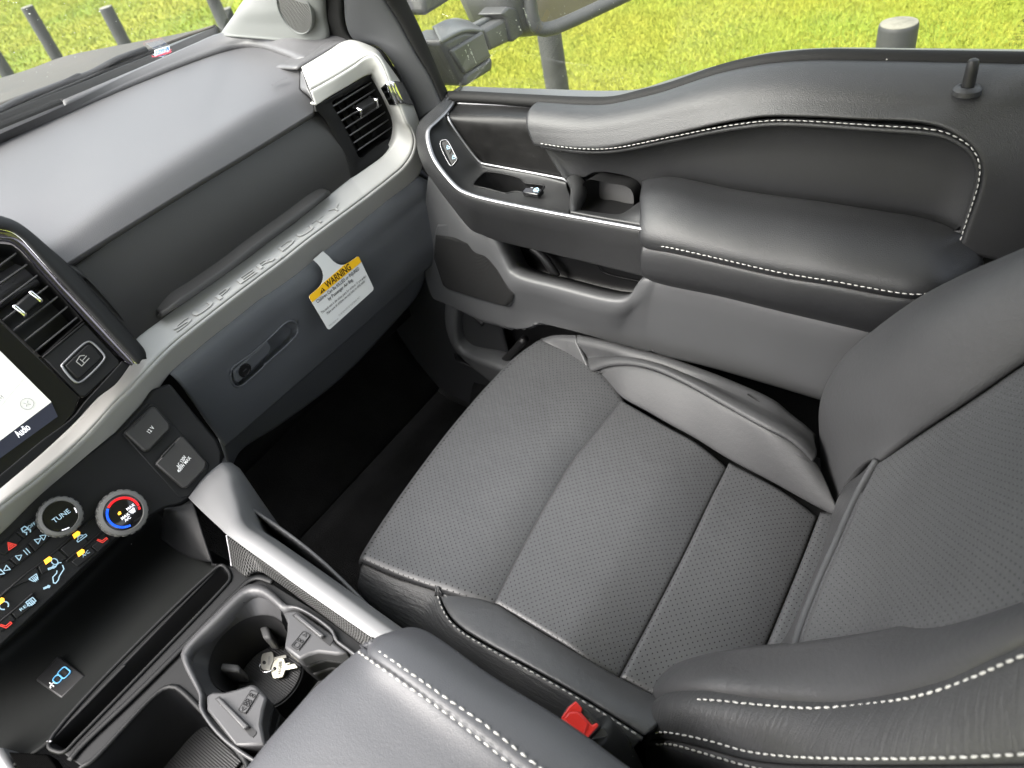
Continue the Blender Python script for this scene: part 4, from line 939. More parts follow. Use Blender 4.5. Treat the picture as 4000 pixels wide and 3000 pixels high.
G = coons(gb0, gb1, [gb0[0], gb1[0]], [gb0[-1], gb1[-1]], 160, 12); G = drop(G, [(.004, 0, -.01), (.004, 0, -.5)])
grid('belt_strip', G, m_belt, door, thick=.003)
gt = [p+np.array([-.13, -.02, .62]) for p in cr(blk, 60)]
pane = grid('window_pane', loft([[p+np.array([.004, 0, -.03]) for p in cr(blk, 60)], gt], 60, 8), m_glasssd, door, smooth=True)
# markings etched on the pane, read from outside (mirrored from in here)
gx = .855
fo_ = at('C', 2212, 245, 'x', gx); exv = at('C', 2300, 246, 'x', gx)-fo_; eyv = at('C', 2212, 200, 'x', gx)-fo_
fr = frame(fo_, exv, eyv); kx = np.linalg.norm(exv)/88
m_etch = mat('etched_ink', (.03, .035, .015), .7, .2)
pane_marks = [('014530', -85, -6, 22), ('SAINT-GOBAIN SEKURIT', -98, 26, 17), ('70% MIN', -62, 42, 16), ('AS2 A00 M302', -75, 60, 14), ('TEMPERED', -44, 75, 14), ('10-AB', -64, 108, 18), ('5  ..', -50, -26, 14)]
for s_, x_, y_, z_ in pane_marks:
    text('pane_marking', s_, fr, (x_+ (0))*kx+0, y_*kx, z_*kx*1.1, m_etch, pane, h=-.002, mirror=True, align='RIGHT')
strokes('pane_marking', fr, [[(x*kx, (y)*kx) for x, y in arc(10, 152, 52, 0, 360, 30, 17)]], 2.5*kx, m_etch, pane, h=-.002)

nP = unit([-.98, 0, -.2]); sp_p = []
for (a0, b0_, a1, b1, n_) in ((500, 440, 650, 780, 26), (485, 530, 560, 700, 12), (1122, 80, 1195, 290, 22), (1040, 210, 1090, 330, 7), (870, 340, 900, 450, 5), (325, 760, 375, 860, 6)):
    for i in range(n_):
        t = rd.uniform(0, 1); sp_p.append((at('T', a0+(a1-a0)*t+rd.normal(0, 5), b0_+(b1-b0_)*t, 'x', .862), rd.uniform(.0004, .0008)))
for _ in range(40): sp_p.append((at('T', rd.uniform(100, 2200), rd.uniform(0, 900), 'x', .862), rd.uniform(.0003, .0007)))
drops('rain_drops', sp_p, (-1, 0, .1), pane)
# ================================================================ dashboard
dash = thing('dashboard', 'grey dashboard with silver trim bar, glove box and air vents below the windscreen', 'dashboard', (.4, .45, .3))
base = pts('A', 'y', [(-500, 1010, .73), (0, 800, .725), (500, 595, .71), (900, 425, .695), (1200, 292, .67), (1350, 228, .645), (1500, 205, .60), (1650, 197, .55), (1850, 215, .47), (2020, 225, .42), (2186, 236, .36)])
gro = pts('A', 'z', [(-500, 1090, .872), (0, 882, .872), (300, 752, .872), (700, 582, .872), (1100, 420, .872), (1350, 327, .872), (1480, 287, .87), (1560, 274, .869), (1650, 284, .867), (1750, 318, .865), (1830, 358, .862), (1868, 398, .860)])
G = coons(gro, base, [gro[0], base[0]], [gro[-1]]+pts('c', 'y', [(200, 320, .385), (300, 262, .378), (420, 195, .37)])+[base[-1]], 120, 24)
G = sink(G, .006, .012, 't'); G = sink(G, .012, .03, 'r'); G = drop(G, [(0, .004, -.02)])
grid('defroster_strip', G, m_pad, dash, thick=.006)
crease = pts('A', 'y', [(-500, 2015, .365), (0, 1712, .365), (330, 1512, .365), (700, 1245, .365), (1200, 925, .365), (1600, 685, .365), (1852, 572, .362)])
gro2 = [p+np.array([0, -.004, -.001]) for p in gro]
Gp_ = coons(crease, gro2, [crease[0], gro2[0]], [crease[-1]]+pts('A', 'z', [(1856, 510, .845), (1868, 430, .856)])+[gro2[-1]], 140, 70)
lipb = pts('A', 'y', [(-500, 2190, .342), (0, 1880, .342), (420, 1632, .342), (700, 1455, .342), (1200, 1145, .342), (1600, 905, .342), (1938, 697, .338)])
Gl_ = coons(lipb, crease, [lipb[0], crease[0]], [lipb[-1]]+pts('A', 'y', [(1935, 640, .345), (1890, 590, .355)])+[crease[-1]], 140, 20)
G = np.concatenate([Gl_[:-1], Gp_], 0)
G = relax(G, 8, 40, 30); G = puff(G, .004, .008, 'b')
G = drop(G, [(0, .006, -.008), (0, .012, -.012), (0, .06, -.012)], end=False)
padcol = G[3:, -1].copy()
pad = grid('airbag_pad', G, m_pad, dash, thick=.006)
# AIRBAG stamped into the pad
pn = gnormals(coons(crease, gro2, [crease[0], gro2[0]], [crease[-1], gro2[-1]], 20, 20))[8, 16]
o0 = at('A', 1692, 556, 'z', .8505); ex_ = at('A', 1785, 504, 'z', .853)-o0
m_deb = mat('stamped_letters', (.05, .049, .052), .6, .3)
text('airbag_mark', 'AIRBAG', frame(o0, ex_, np.cross(pn, ex_)), 0, 0, .013, m_deb, pad, width=np.linalg.norm(ex_), h=.0062)
# ---- upper glove box door
t0 = pts('D', 'y', [(540, 500, .352), (580, 535, .352)])+pts('A', 'y', [(700, 1430, .352), (1200, 1120, .352), (1600, 880, .352), (1940, 660, .352)])
b0 = pts('a', 'y', [(-10, 1205, .322), (90, 1262, .322), (500, 938, .322), (900, 643, .322), (1300, 348, .322), (1700, 43, .322)])+pts('b', 'y', [(200, 453, .322), (400, 313, .322), (600, 156, .322)])+pts('A', 'y', [(2166, 1120, .322)])
G = coons(b0, t0, [b0[0]]+pts('D', 'y', [(830, 860, .335)])+[t0[0]], [b0[-1]]+pts('A', 'y', [(2130, 1000, .326), (2060, 850, .335)])+[t0[-1]], 110, 40)
G = puff(G, .012, .09, 'tb')
ug = grid('upper_glovebox_door', G, m_blackfine, dash, thick=.006)
hb0 = pts('a', 'y', [(440, 805, .314), (560, 730, .308), (700, 630, .304), (1000, 425, .304), (1400, 145, .304)])+pts('b', 'y', [(0, 520, .304), (300, 300, .304), (500, 150, .304), (570, 97, .308), (592, 90, .314)])
hb1 = pts('a', 'y', [(485, 885, .312), (580, 822, .306), (700, 745, .302), (1200, 400, .302), (1740, 10, .302)])+pts('b', 'y', [(100, 517, .302), (300, 370, .302), (500, 210, .302), (575, 150, .306), (600, 128, .312)])
G = coons(hb1, hb0, [hb1[0], hb0[0]], [hb1[-1], hb0[-1]], 80, 14); G = puff(G, .004, .008, 'b'); G = drop(G, [(0, .02, .008), (0, .04, .006)]); G = drop(G, [(0, .03, -.002)], end=False)
grid('door_handle', G, m_blackfine, ug, thick=.003)
# ---- silver trim bar: lettered upper face, ridge, lower face
T0 = pts('E', 'y', [(-300, 1195, .262), (0, 932, .27), (350, 640, .278)])+pts('d', 'y', [(0, 800, .286), (200, 600, .291), (330, 430, .296), (440, 280, .302), (480, 160, .312), (500, 70, .318)])+pts('a', 'y', [(500, 930, .320), (900, 635, .320), (1300, 340, .320), (1700, 35, .320)])+pts('b', 'y', [(200, 445, .320), (400, 305, .320), (600, 148, .320)])+pts('B', 'y', [(425, 1112, .318)])
T1 = pts('E', 'y', [(-300, 1320, .245), (0, 1060, .25), (350, 790, .258)])+pts('d', 'y', [(0, 915, .266), (150, 760, .269), (300, 590, .272), (450, 440, .275), (600, 282, .278), (690, 190, .28)])+pts('a', 'y', [(700, 1220, .283), (1100, 902, .285), (1500, 592, .286), (1900, 290, .286)])+pts('b', 'y', [(211, 668, .286), (400, 517, .286), (600, 368, .286), (800, 222, .286), (900, 148, .285)])
T2 = pts('E', 'y', [(-300, 1530, .262), (0, 1272, .268), (400, 890, .275)])+pts('d', 'y', [(230, 940, .282), (400, 768, .286), (550, 600, .29), (640, 482, .293), (750, 332, .297), (850, 242, .299), (950, 160, .30)])+pts('a', 'y', [(1100, 1230, .302), (1500, 918, .302), (1900, 602, .302)])+pts('b', 'y', [(80, 952, .302), (300, 800, .302), (560, 592, .302), (800, 398, .302), (900, 316, .30)])
trim = thing('x', None, None, (0, 0, 0)); bpy.data.objects.remove(trim)
L0 = [T0[-1]]+pts('B', 'y', [(540, 1035, .308), (640, 963, .297), (700, 885, .287), (722, 800, .281), (720, 742, .278), (690, 660, .278), (640, 558, .280), (600, 490, .285), (560, 448, .290), (525, 455, .294), (400, 530, .307), (300, 590, .317)])+pts('c', 'y', [(280, 660, .326)])
L1 = [T1[-1]]+pts('B', 'y', [(656, 1106, .277), (750, 1025, .268), (800, 950, .260), (818, 870, .254), (800, 800, .252)])+pts('c', 'y', [(1030, 800, .252), (970, 650, .254), (900, 490, .258), (830, 310, .268), (770, 243, .278), (700, 255, .288), (600, 325, .298), (480, 400, .308), (350, 475, .320), (236, 538, .330)])
L2 = [T2[-1]]+pts('B', 'y', [(640, 1240, .292), (780, 1135, .284), (846, 1066, .276), (868, 970, .268), (864, 880, .264)])+pts('c', 'y', [(1140, 850, .263), (1100, 720, .264), (1050, 610, .266), (960, 455, .272), (840, 290, .285), (780, 210, .298), (660, 150, .315), (580, 130, .328), (500, 150, .338), (400, 215, .348), (165, 355, .362)])
endc = lambda G: np.concatenate([G, (G[:, -1]+np.array([-.004, .008, -.002]))[:, None], (G[:, -1]+np.array([-.006, .04, -.006]))[:, None]], 1)
Ga = coons(T1, T0, [T1[0], T0[0]], [T1[-1], T0[-1]], 200, 18); Gb2 = coons(L1, L0, [L1[0], L0[0]], [L1[-1], L0[-1]], 140, 18)
G = np.concatenate([Ga, Gb2[:, 1:]], 1); G = puff(G, .003, .006, 't'); G = drop(G, [(0, .012, .001)])
Gl_upper = G
tb_ = grid('trim_bar', G, m_silver, dash, thick=.003)
Ga = coons(T1, T2, [T1[0], T2[0]], [T1[-1], T2[-1]], 200, 14); Gb2 = coons(L1, L2, [L1[0], L2[0]], [L1[-1], L2[-1]], 140, 14)
G = np.concatenate([Ga, Gb2[:, 1:]], 1); G = puff(G, .003, .006, 't')
fd_ = np.clip((G.shape[1]-1-np.arange(G.shape[1]))/40., 0, 1)[:, None]
G = np.concatenate([G, (G[-1]+np.array([0, .012, -.003])*fd_+np.array([0, 0, -.004])*(1-fd_))[None], (G[-1]+np.array([0, .04, -.003])*fd_+np.array([0, .002, -.02])*(1-fd_))[None]], 0)
grid('trim_bar_lower_face', G, m_silver, tb_, thick=.003)
Gt_low = G
# raised lettering on the bar
fi_ = lambda a, b: proj_loop(Gl_upper, 'Q', [(a, b)])[0]
m_letter = m_silver
for ch, cc_, a0, b0_, a1, b1 in (('S', 'a', 690, 1128, 935, 928), ('U', 'a', 960, 905, 1240, 700), ('P', 'a', 1290, 668, 1500, 500), ('E', 'a', 1580, 440, 1835, 262), ('R', 'a', 1875, 222, 2110, 55),
                            ('D', 'b', 205, 612, 330, 515), ('U', 'b', 350, 495, 485, 408), ('T', 'b', 490, 395, 590, 325), ('Y', 'b', 630, 292, 722, 228)):
    fi_ = lambda x, y: proj_loop(Gl_upper, cc_, [(x, y)])[0]
    p0, p1 = fi_(a0, b0_), fi_(a1, b1); w_ = np.linalg.norm(p1-p0); dk = 60 if cc_ == 'a' else 34; mid = fi_((a0+a1)/2-dk*.6, (b0_+b1)/2-dk)
    nn_ = unit(np.cross(p1-p0, mid-p0)); nn_ = nn_ if np.dot(nn_, CAM-p0) > 0 else -nn_
    ey_ = np.cross(nn_, unit(p1-p0))
    text('raised_letter', ch, frame(p0+nn_*.0006, p1-p0, ey_), 0, 0, .0135, m_letter, tb_, width=w_*.92, h=.0008, bevel=.0016)
cc_ = 'b'; pd = fi_(203, 645); lathe('raised_dot', pd, unit([0, -.6, .8]), [(.0022, -.001), (.0022, .001), (.0016, .0016)], m_letter, tb_, 14)
# chrome clasp on the outer rim
def clasp_band(G, name):
    q = (G.reshape(-1, 3)-CAM) @ RM; cy = ((1500+FPX*q[:, 1]/q[:, 2])-100)/.4728; cx = ((2000+FPX*q[:, 0]/q[:, 2])-1100)/.4728
    cy = cy.reshape(G.shape[:2])[0]; cx = cx.reshape(G.shape[:2])[0]
    cols = np.where((cy > 455) & (cy < 645) & (cx > 820))[0]; cols = np.arange(cols.min(), cols.max()+1)
    S = (G+gnormals(G)*.0035)[:, cols]; S = np.concatenate([G[:, cols[:1]], S, G[:, cols[-1:]]], 1)
    grid(name, S, m_chrome, tb_, thick=.002)
clasp_band(Gl_upper[:17], 'chrome_clasp'); clasp_band(Gt_low[:13], 'chrome_clasp')
grid('vent_cheek', loft([list(padcol[::6])+[padcol[-1]], [L0[-1]+np.array([0, .004, -.004]), L1[-1]+np.array([0, .004, -.004]), L2[-1]+np.array([0, .006, -.006])]], 24, 6), m_pad, dash, thick=.004)
grid('vent_back', loft([[V3(.56, .405, .55), V3(.80, .38, .55)], [V3(.56, .405, .845), V3(.79, .36, .845)]], 6, 6), m_black, dash, thick=.004)
# black filler sheet added behind the dash panels so their gaps read as shadow
grid('dash_shade_filler', loft([[V3(-.5, .40, .30), V3(.3, .40, .30), V3(.76, .40, .30)], [V3(-.5, .385, .60), V3(.3, .385, .60), V3(.76, .37, .60)], [V3(-.5, .40, .80), V3(.3, .40, .80), V3(.74, .40, .80)], [V3(-.5, .66, .80), V3(.3, .66, .80), V3(.74, .60, .80)]], 20, 30), m_black, dash, thick=.004)
# ---- passenger air vent
m_slat = mat('grey_slat', (.05, .05, .052), .4, .5)
vo = pts('B', 'y', [(207, 655, .327), (300, 600, .316), (420, 525, .306), (530, 464, .295), (570, 460, .29), (640, 566, .281), (690, 668, .279), (718, 748, .279), (719, 800, .282), (698, 884, .288), (640, 960, .298), (540, 1034, .308), (427, 1108, .318), (398, 1010, .32), (330, 850, .323), (270, 740, .325)])
vi = pts('B', 'y', [(312, 632, .318), (380, 592, .312), (450, 552, .307), (530, 506, .303), (560, 495, .302), (600, 572, .30), (650, 670, .30), (688, 755, .30), (689, 795, .30), (670, 850, .303), (640, 868, .304), (560, 922, .308), (482, 974, .312), (458, 930, .312), (415, 840, .314), (360, 730, .316)])
vo_, vi_ = cr(vo, 65, closed=True)[:-1], cr(vi, 65, closed=True)[:-1]
G = np.stack([np.concatenate([a, a[:1]]) for a in (vo_, vo_*.7+vi_*.3+np.array([0, -.003, .002]), vo_*.3+vi_*.7, vi_)])
vent = grid('passenger_vent', G, m_panel, dash)
bowl('vent_duct', [p for p in vi_], .05, (0, .95, -.3), m_black, vent, taper=.95)
for i in range(7):
    a = at('B', 318+26*i, 655+45*i, 'y', .318-.001*i); b = at('B', 556+21*i, 507+46*i, 'y', .304)
    d = unit(b-a); nrm = unit(np.cross(d, unit([0, .9, -.45])))
    box('vent_slat', (a+b)/2+np.array([0, .006, -.003]), d, unit([0, .9, -.45]), nrm, (np.linalg.norm(b-a), .014, .0022), m_slat, vent, .0006)
for i in range(5):
    a = at('B', 360+42*i, 600-26*i, 'y', .335); b = at('B', 520+42*i, 930-26*i, 'y', .335)
    box('vent_vane', (a+b)/2+np.array([0, .02, 0]), b-a, (0, 1, -.2), np.cross(b-a, (0, 1, -.2)), (np.linalg.norm(b-a), .012, .0015), m_black, vent)
a = at('B', 470, 690, 'y', .296); b = at('B', 568, 628, 'y', .293); d = unit(b-a)
kn = box('vent_tab', (a+b)/2, d, (0, -.3, 1), np.cross(d, (0, -.3, 1)), (np.linalg.norm(b-a), .014, .018), m_panel, vent, .003)
for q in (a, b): box('tab_end', q, d, (0, -.3, 1), np.cross(d, (0, -.3, 1)), (.005, .0165, .0195), m_chrome, kn, .002)
# ---- lower glove box in blue-grey
g0 = [p+np.array([0, .008, -.004]) for p in T2[7:]+L2[1:4]]
gc = pts('E', 'y', [(1880, 470, .338)])+pts('H', 'y', [(500, 1655, .336), (1000, 1222, .334), (1500, 780, .332), (1800, 510, .328), (1990, 340, .320)])
gb_ = pts('E', 'y', [(1965, 720, .37)])+pts('H', 'y', [(600, 1760, .37), (900, 1560, .37), (1330, 1235, .37), (1700, 850, .365), (1890, 622, .36), (1960, 430, .345)])
G = coons(gc, g0, pts('E', 'y', [(1880, 470, .338), (1660, 200, .324)])+[g0[0]], [gc[-1]]+pts('B', 'y', [(945, 1440, .30), (958, 1300, .292), (952, 1190, .287), (915, 1125, .287)])+[g0[-1]], 120, 50)
G = puff(G, .014, .035, 'b'); G = puff(G, .010, .03, 'r')
hole = proj_loop(G, 'H', smoothpoly([(556, 1195), (562, 1265), (580, 1300), (620, 1308), (700, 1250), (850, 1108), (985, 985), (1035, 925), (1040, 880), (1020, 845), (985, 835), (950, 850), (850, 945), (700, 1075), (590, 1155)], 60))
G2, mk = snapcut(G, hole)
gb = grid('glovebox', G2, m_blue, dash, thick=.004, mask=mk)
bowl('handle_recess', hole, .022, unit([.1, .9, -.35]), m_blue, gb, taper=.92)
tube('recess_rim', np.array(hole), .0016, m_blue, gb, n=6, closed=True)
hn = np.mean(hole, axis=0); lp = [h for h in hole]
latch = [(575, 1195), (585, 1275), (612, 1285), (720, 1185), (845, 1065), (850, 1020), (825, 975), (700, 1085)]
pn_ = gnormals(G)[22, 40]; c_ = proj_loop(G, 'H', [(700, 1140)])[0]+pn_*.0015
lt = prism('latch_plate', [at('H', a, b, 'p', (c_, pn_)) for a, b in latch], .012, m_blue, gb, .003)
lc = at('H', 655, 1190, 'p', (c_, pn_)); lathe('key_cylinder', lc, pn_, [(.0115, -.002), (.0115, .0012), (.0095, .0014), (.009, .0002), (.001, 0)], m_black, lt, 28)
fr = frame(lc+pn_*.0004, (1, 0, 0), (0, 0, 1)); strokes('key_slot', fr, [[(-.003, 0), (.003, 0)]], .0018, m_doorgrey, lt, h=.0003)
G = coons(gb_, gc, [gb_[0], gc[0]], [gb_[-1], gc[-1]], 100, 16); G = puff(G, .003, .01, 'b'); G = drop(G, [(0, .02, -.008), (0, .2, .02)], end=False)
grid('knee_panel', G, m_blue, dash, thick=.004)
# side cheek of the dash between trim and door
s0 = pts('B', 'y', [(850, 1078, .29), (915, 1125, .287), (952, 1190, .287), (958, 1300, .292), (945, 1440, .30)]); s1 = [p+np.array([.02, .04, .01]) for p in s0]
grid('dash_cheek', loft([s0, s1, [p+np.array([.04, .15, .01]) for p in s0]], 30, 14), m_blue, dash, thick=.004)
ch0 = [p+np.array([.0, .02, 0]) for p in L2[4:]]; ch1 = [p+np.array([.03, .14, -.01]) for p in L2[4:]]
grid('dash_end', loft([[p+np.array([0, .012, -.003]) for p in L2[3:]], [p+np.array([.03, .14, -.015]) for p in L2[3:]]], 40, 10), m_pad, dash, thick=.004)
# ---- centre display housing
PS = (V3(.18, .25, .69), unit([0, -.9, .43])); nS = PS[1]
S_ = lambda c, l, off=0.: pts(c, 'p', l, (PS[0]+nS*off, nS))
ho = S_('D', [(-700, -60), (-300, 60), (0, 130), (120, 175), (230, 250), (350, 350), (600, 565), (900, 895), (1150, 1180), (1222, 1275), (1222, 1330)], .0)
hi = S_('D', [(-700, 30), (-300, 150), (0, 212), (90, 232), (180, 290), (270, 385), (500, 640), (800, 960), (1080, 1265), (1180, 1370), (1195, 1372)], .012)
G = coons(hi, ho, [hi[0], ho[0]], [hi[-1], ho[-1]], 120, 12); G = puff(G, .004, .008, 'tb'); G = drop(G, [(0, .015, -.006), (0, .07, -.02), (0, .16, -.02)])
hous = grid('display_housing', G, m_panel, dash, thick=.004)
ci = S_('D', [(-700, 130), (-300, 250), (0, 318), (90, 330), (170, 385), (240, 460), (460, 700), (760, 1020), (1030, 1300), (1110, 1375), (1140, 1390)], .006)
G = coons(ci, hi, [ci[0], hi[0]], [ci[-1], hi[-1]], 120, 12); G = puff(G, -.004, .006, 'tb')
grid('chrome_bead', G, mat('smoked_chrome', (.10, .095, .11), .08, .5, metal=.8), hous)
tube('bright_bead', cr(hi, 120)+nS*.0012, .0014, m_chrome, hous, n=6)
# air vent of the display housing
vq = S_('D', [(-500, 470), (0, 335), (100, 345), (170, 395), (400, 640), (690, 965), (715, 1000), (360, 1312), (200, 1170), (0, 985), (-500, 560)], .004)
cv = bowl('centre_vent', vq, .05, -nS, m_black, hous, taper=.98)
for i, (a0, b0_, a1, b1) in enumerate(((-160, 640, 140, 418), (-140, 775, 235, 515), (-110, 930, 325, 608), (20, 1000, 415, 703), (110, 1090, 500, 793), (210, 1180, 585, 880), (300, 1270, 670, 970))):
    a, b = S_('D', [(a0, b0_), (a1, b1)], -.002); d = unit(b-a)
    box('vent_slat', (a+b)/2-nS*.006, d, nS, np.cross(d, nS), (np.linalg.norm(b-a), .014, .002), m_slat, cv, .0005)
a, b = S_('D', [(165, 920), (305, 800)], .006); d = unit(b-a)
kn = box('vent_tab', (a+b)/2, d, np.cross(nS, d), nS, (np.linalg.norm(b-a), .016, .014), m_panel, cv, .003)
for qq in (a, b): box('tab_end', qq, d, np.cross(nS, d), nS, (.005, .018, .016), m_chrome, kn, .002)
# airbag-off button panel
bp_ = prism('button_panel', S_('D', [(362, 1316), (735, 1018), (1035, 1340), (1040, 1380), (740, 1660), (690, 1660)], .003), .01, m_panel, hous, .002)
prism('panel_edge', S_('D', [(362, 1312), (718, 1016), (742, 1020), (374, 1328)], .0045), .004, m_panel, bp_, .001)
bt = S_('D', [(535, 1388), (545, 1375), (755, 1185), (790, 1188), (900, 1300), (905, 1325), (700, 1530), (660, 1535)], .004)
tube('button_bezel', cr(bt, 80, closed=True)[:-1], .0016, m_satin, bp_, n=6, closed=True)
bn = prism('dash_button', S_('D', [(560, 1390), (755, 1205), (785, 1208), (880, 1305), (880, 1325), (695, 1500), (665, 1500)], .0055), .006, m_panel, bp_, .002)
fr = frame(S_('D', [(715, 1345)], .0056)[0], S_('D', [(815, 1255)], .0056)[0]-S_('D', [(715, 1345)], .0056)[0], np.cross(nS, S_('D', [(815, 1255)], .0056)[0]-S_('D', [(715, 1345)], .0056)[0]))
strokes('button_icon', fr, [[(-.006, -.004), (-.006, .004), (.002, .006), (.006, .003)], [(-.001, -.003), (-.001, .003)], [(-.001, 0), (.007, .001)], [(-.006, -.004), (.007, -.003)]], .0009, m_thread_dk, bn, h=.0004)
# display: dark glass, map page and task bar
scr = prism('display_glass', S_('D', [(-900, 600), (0, 1000), (690, 1660), (640, 1790), (480, 2000), (-900, 3000)], .004), .008, m_gloss, hous, .001)
m_map = mat('lit_map_page', (.6, .6, .57), .4, .3, emit=((.92, .95, .90), .05))
mp_ = prism('map_page', S_('V', [(-900, -560), (555, 885), (0, 1304), (-900, 1980)], .0046), .0006, m_map, scr)
prism('task_bar', S_('V', [(556, 890), (625, 1042), (0, 1495), (-900, 2150), (-900, 1985), (0, 1308)], .0046), .0006, mat('lit_task_bar', (.01, .011, .018), .3, .4, emit=((.03, .035, .06), .08)), scr)
m_road = mat('lit_road', (.8, .8, .78), .5, .3, emit=((1, 1, .97), .16))
prism('map_road', S_('V', [(235, 612), (255, 622), (0, 925), (-40, 940)], .0052), .0004, m_road, mp_)
o0 = S_('V', [(205, 1272)], .0049)[0]; ex_ = S_('V', [(335, 1172)], .0049)[0]-o0
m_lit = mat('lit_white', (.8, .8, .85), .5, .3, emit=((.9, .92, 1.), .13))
text('screen_text', 'Audio', frame(o0, ex_, np.cross(nS, ex_)), 0, 0, .0125, m_lit, scr, width=np.linalg.norm(ex_), h=.0003, bold=.012)
o1 = S_('V', [(-60, 925)], .0053)[0]; ex1 = S_('V', [(45, 850)], .0053)[0]-o1
m_ink2 = mat('grey_screen_ink', (.25, .25, .25), .6, .3)
text('screen_text', 'Blvd', frame(o1, ex1, np.cross(nS, ex1)), 0, 0, .0085, m_ink2, mp_, width=np.linalg.norm(ex1), h=.0003)
cb = S_('V', [(292, 905)], .0052)[0]; rb_ = np.linalg.norm(S_('V', [(368, 905)], .0052)[0]-cb)
fr = frame(cb, ex_, np.cross(nS, ex_)); strokes('map_button', fr, [arc(0, 0, rb_*.95, 0, 360, 36)], .0005, m_ink2, mp_, h=.0004)
R_ = rb_*.5
strokes('map_button_icon', fr, [l for s_ in (0, 90, 180, 270) for l in ([(R_*math.cos(math.radians(s_+35)), R_*math.sin(math.radians(s_+35))), (R_*.3*math.cos(math.radians(s_+35)), R_*.3*math.sin(math.radians(s_+35)))],)], .0006, m_ink2, mp_, h=.0004)
# silver-black lower edge of the housing
e0 = S_('V', [(820, 1045), (925, 890)], .003); 
lowe = S_('E', [(-300, 1150), (0, 905), (350, 610), (650, 330), (840, 125), (1000, 0)], .004)+S_('D', [(1130, 1375)], .004)
lowi = S_('E', [(-300, 1010), (0, 790), (350, 500), (640, 285), (720, 180), (880, 0)], .006)+S_('D', [(1060, 1350)], .006)
G = coons(lowe, lowi, [lowe[0], lowi[0]], [lowe[-1], lowi[-1]], 60, 10); grid('housing_lower_edge', G, m_panel, hous, thick=.004)
# ---- knob and switch panel
PK = (V3(0, .255, .59), unit([0, -.83, .56])); nK = PK[1]
K_p = lambda c, l, off=0.: pts(c, 'p', l, (PK[0]+nK*off, nK))
pan = K_p('E', [(-500, 1700), (0, 1262), (400, 880), (700, 640), (1000, 415), (1230, 165), (1310, 45), (1470, -10), (1690, 260), (1880, 480), (1920, 580), (1920, 690), (1850, 800), (1650, 985), (1560, 1045), (1420, 1080), (1280, 1160)])+K_p('X', [(1290, 690), (900, 1040), (600, 1330), (300, 1610), (0, 1890), (-400, 2250)])
kp = prism('switch_panel', pan, .03, m_panel, dash, .004)
sr_ = K_p('E', [(1045, 425), (1290, 165), (1330, 160), (1815, 690), (1800, 760), (1640, 970), (1570, 990), (1530, 970)], .0008)
sp_ = prism('socket_panel', sr_, .01, m_panel, kp, .002)
def socket(poly, lab, lines, tip):
    P = K_p('E', poly, .009); s_ = prism('socket_cover', P, .009, m_blackfine, kp, .0035, label=lab)
    t_ = K_p('E', tip, .0105); prism('cover_tab', t_, .004, m_blackfine, s_, .0008)
    for (s1, a0, b0_, a1, b1, h_) in lines:
        o0, o1 = K_p('E', [(a0, b0_), (a1, b1)], .0092)
        text('cover_text', s1, frame(o0, o1-o0, np.cross(nK, o1-o0)), 0, 0, h_, m_white, s_, width=np.linalg.norm(o1-o0), h=.0006, bold=.01)
socket([(1068, 420), (1305, 192), (1345, 195), (1474, 345), (1470, 395), (1290, 580), (1245, 582)], 'cover marked 12 V', [('12 V', 1290, 434, 1332, 384, .0075)], [(1138, 365), (1262, 245), (1268, 258), (1142, 378)])
socket([(1338, 688), (1555, 450), (1592, 455), (1790, 672), (1775, 735), (1615, 900), (1580, 900)], 'cover marked AC 120V 400W MAX', [('AC 120V', 1545, 728, 1612, 630, .0065), ('400W MAX', 1548, 768, 1652, 640, .0065)], [(1392, 622), (1505, 505), (1512, 516), (1398, 636)])
# knobs
m_knob = mat('grey_knob', (.085, .085, .082), .45, .5, bump=[('noise', 900, .2, .0004)])
def knob(c0, r, name, cap):
    k_ = lathe(name, c0, nK, [(r*1.02, -.002), (r*1.02, .006), (r*1.0, .020), (r*.97, .0235), (r*.80, .025), (r*.77, .0235), (r*.76, .0225)], m_knob, kp, 56)
    lathe('knob_face', c0, nK, [(r*.765, .018), (r*.765, .0232), (r*.74, .0238), (r*.05, .0245)], m_gloss, k_, 48)
    for i in range(20):
        an = 2*math.pi*i/20; a_ = unit(np.cross(nK, (1, 0, 0))); b_ = np.cross(nK, a_); rd = a_*math.cos(an)+b_*math.sin(an); tn = np.cross(nK, rd)
        box('knob_grip', c0+rd*r*1.0+nK*.012, tn, nK, rd, (r*.2, .012, .0022), m_knob, k_, .0006)
    return k_
ctop_ = lambda c, a, b, off: K_p(c, [(a, b)], off)[0]
c1 = ctop_('X', 655, 460, .0245); r1 = np.linalg.norm(ctop_('X', 655+10, 460, .0245)-ctop_('X', 655, 460, .0245))/10
k1 = knob(c1-nK*.0245, .0245, 'tune_knob', None)
c2 = ctop_('X', 1335, 420, .0245); k2 = knob(c2-nK*.0245, .0295, 'temperature_knob', None)
exk = unit(ctop_('X', 715, 425, .0245)-ctop_('X', 600, 505, .0245)); eyk = np.cross(nK, exk)
fr1 = frame(c1, exk, eyk); text('knob_text', 'TUNE', fr1, -.010, -.003, .0085, m_glow, k1, width=.021, h=.0006)
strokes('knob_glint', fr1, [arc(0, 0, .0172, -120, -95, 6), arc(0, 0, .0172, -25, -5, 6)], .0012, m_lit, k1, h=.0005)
fr2 = frame(c2, exk, eyk); m_blul = mat('blue_lamp', (.02, .1, .6), .4, .3, emit=((.01, .12, .9), .16)); m_redk = mat('red_lamp', (.6, .02, .02), .4, .3, emit=((.95, .02, .03), .14))
strokes('cold_arc', fr2, [arc(0, 0, .0188, 128, 240, 26)], .0028, m_blul, k2, h=.0006); strokes('cold_arc', fr2, [arc(0, 0, .0188, 247, 256, 4)], .0026, m_blul, k2, h=.0006)
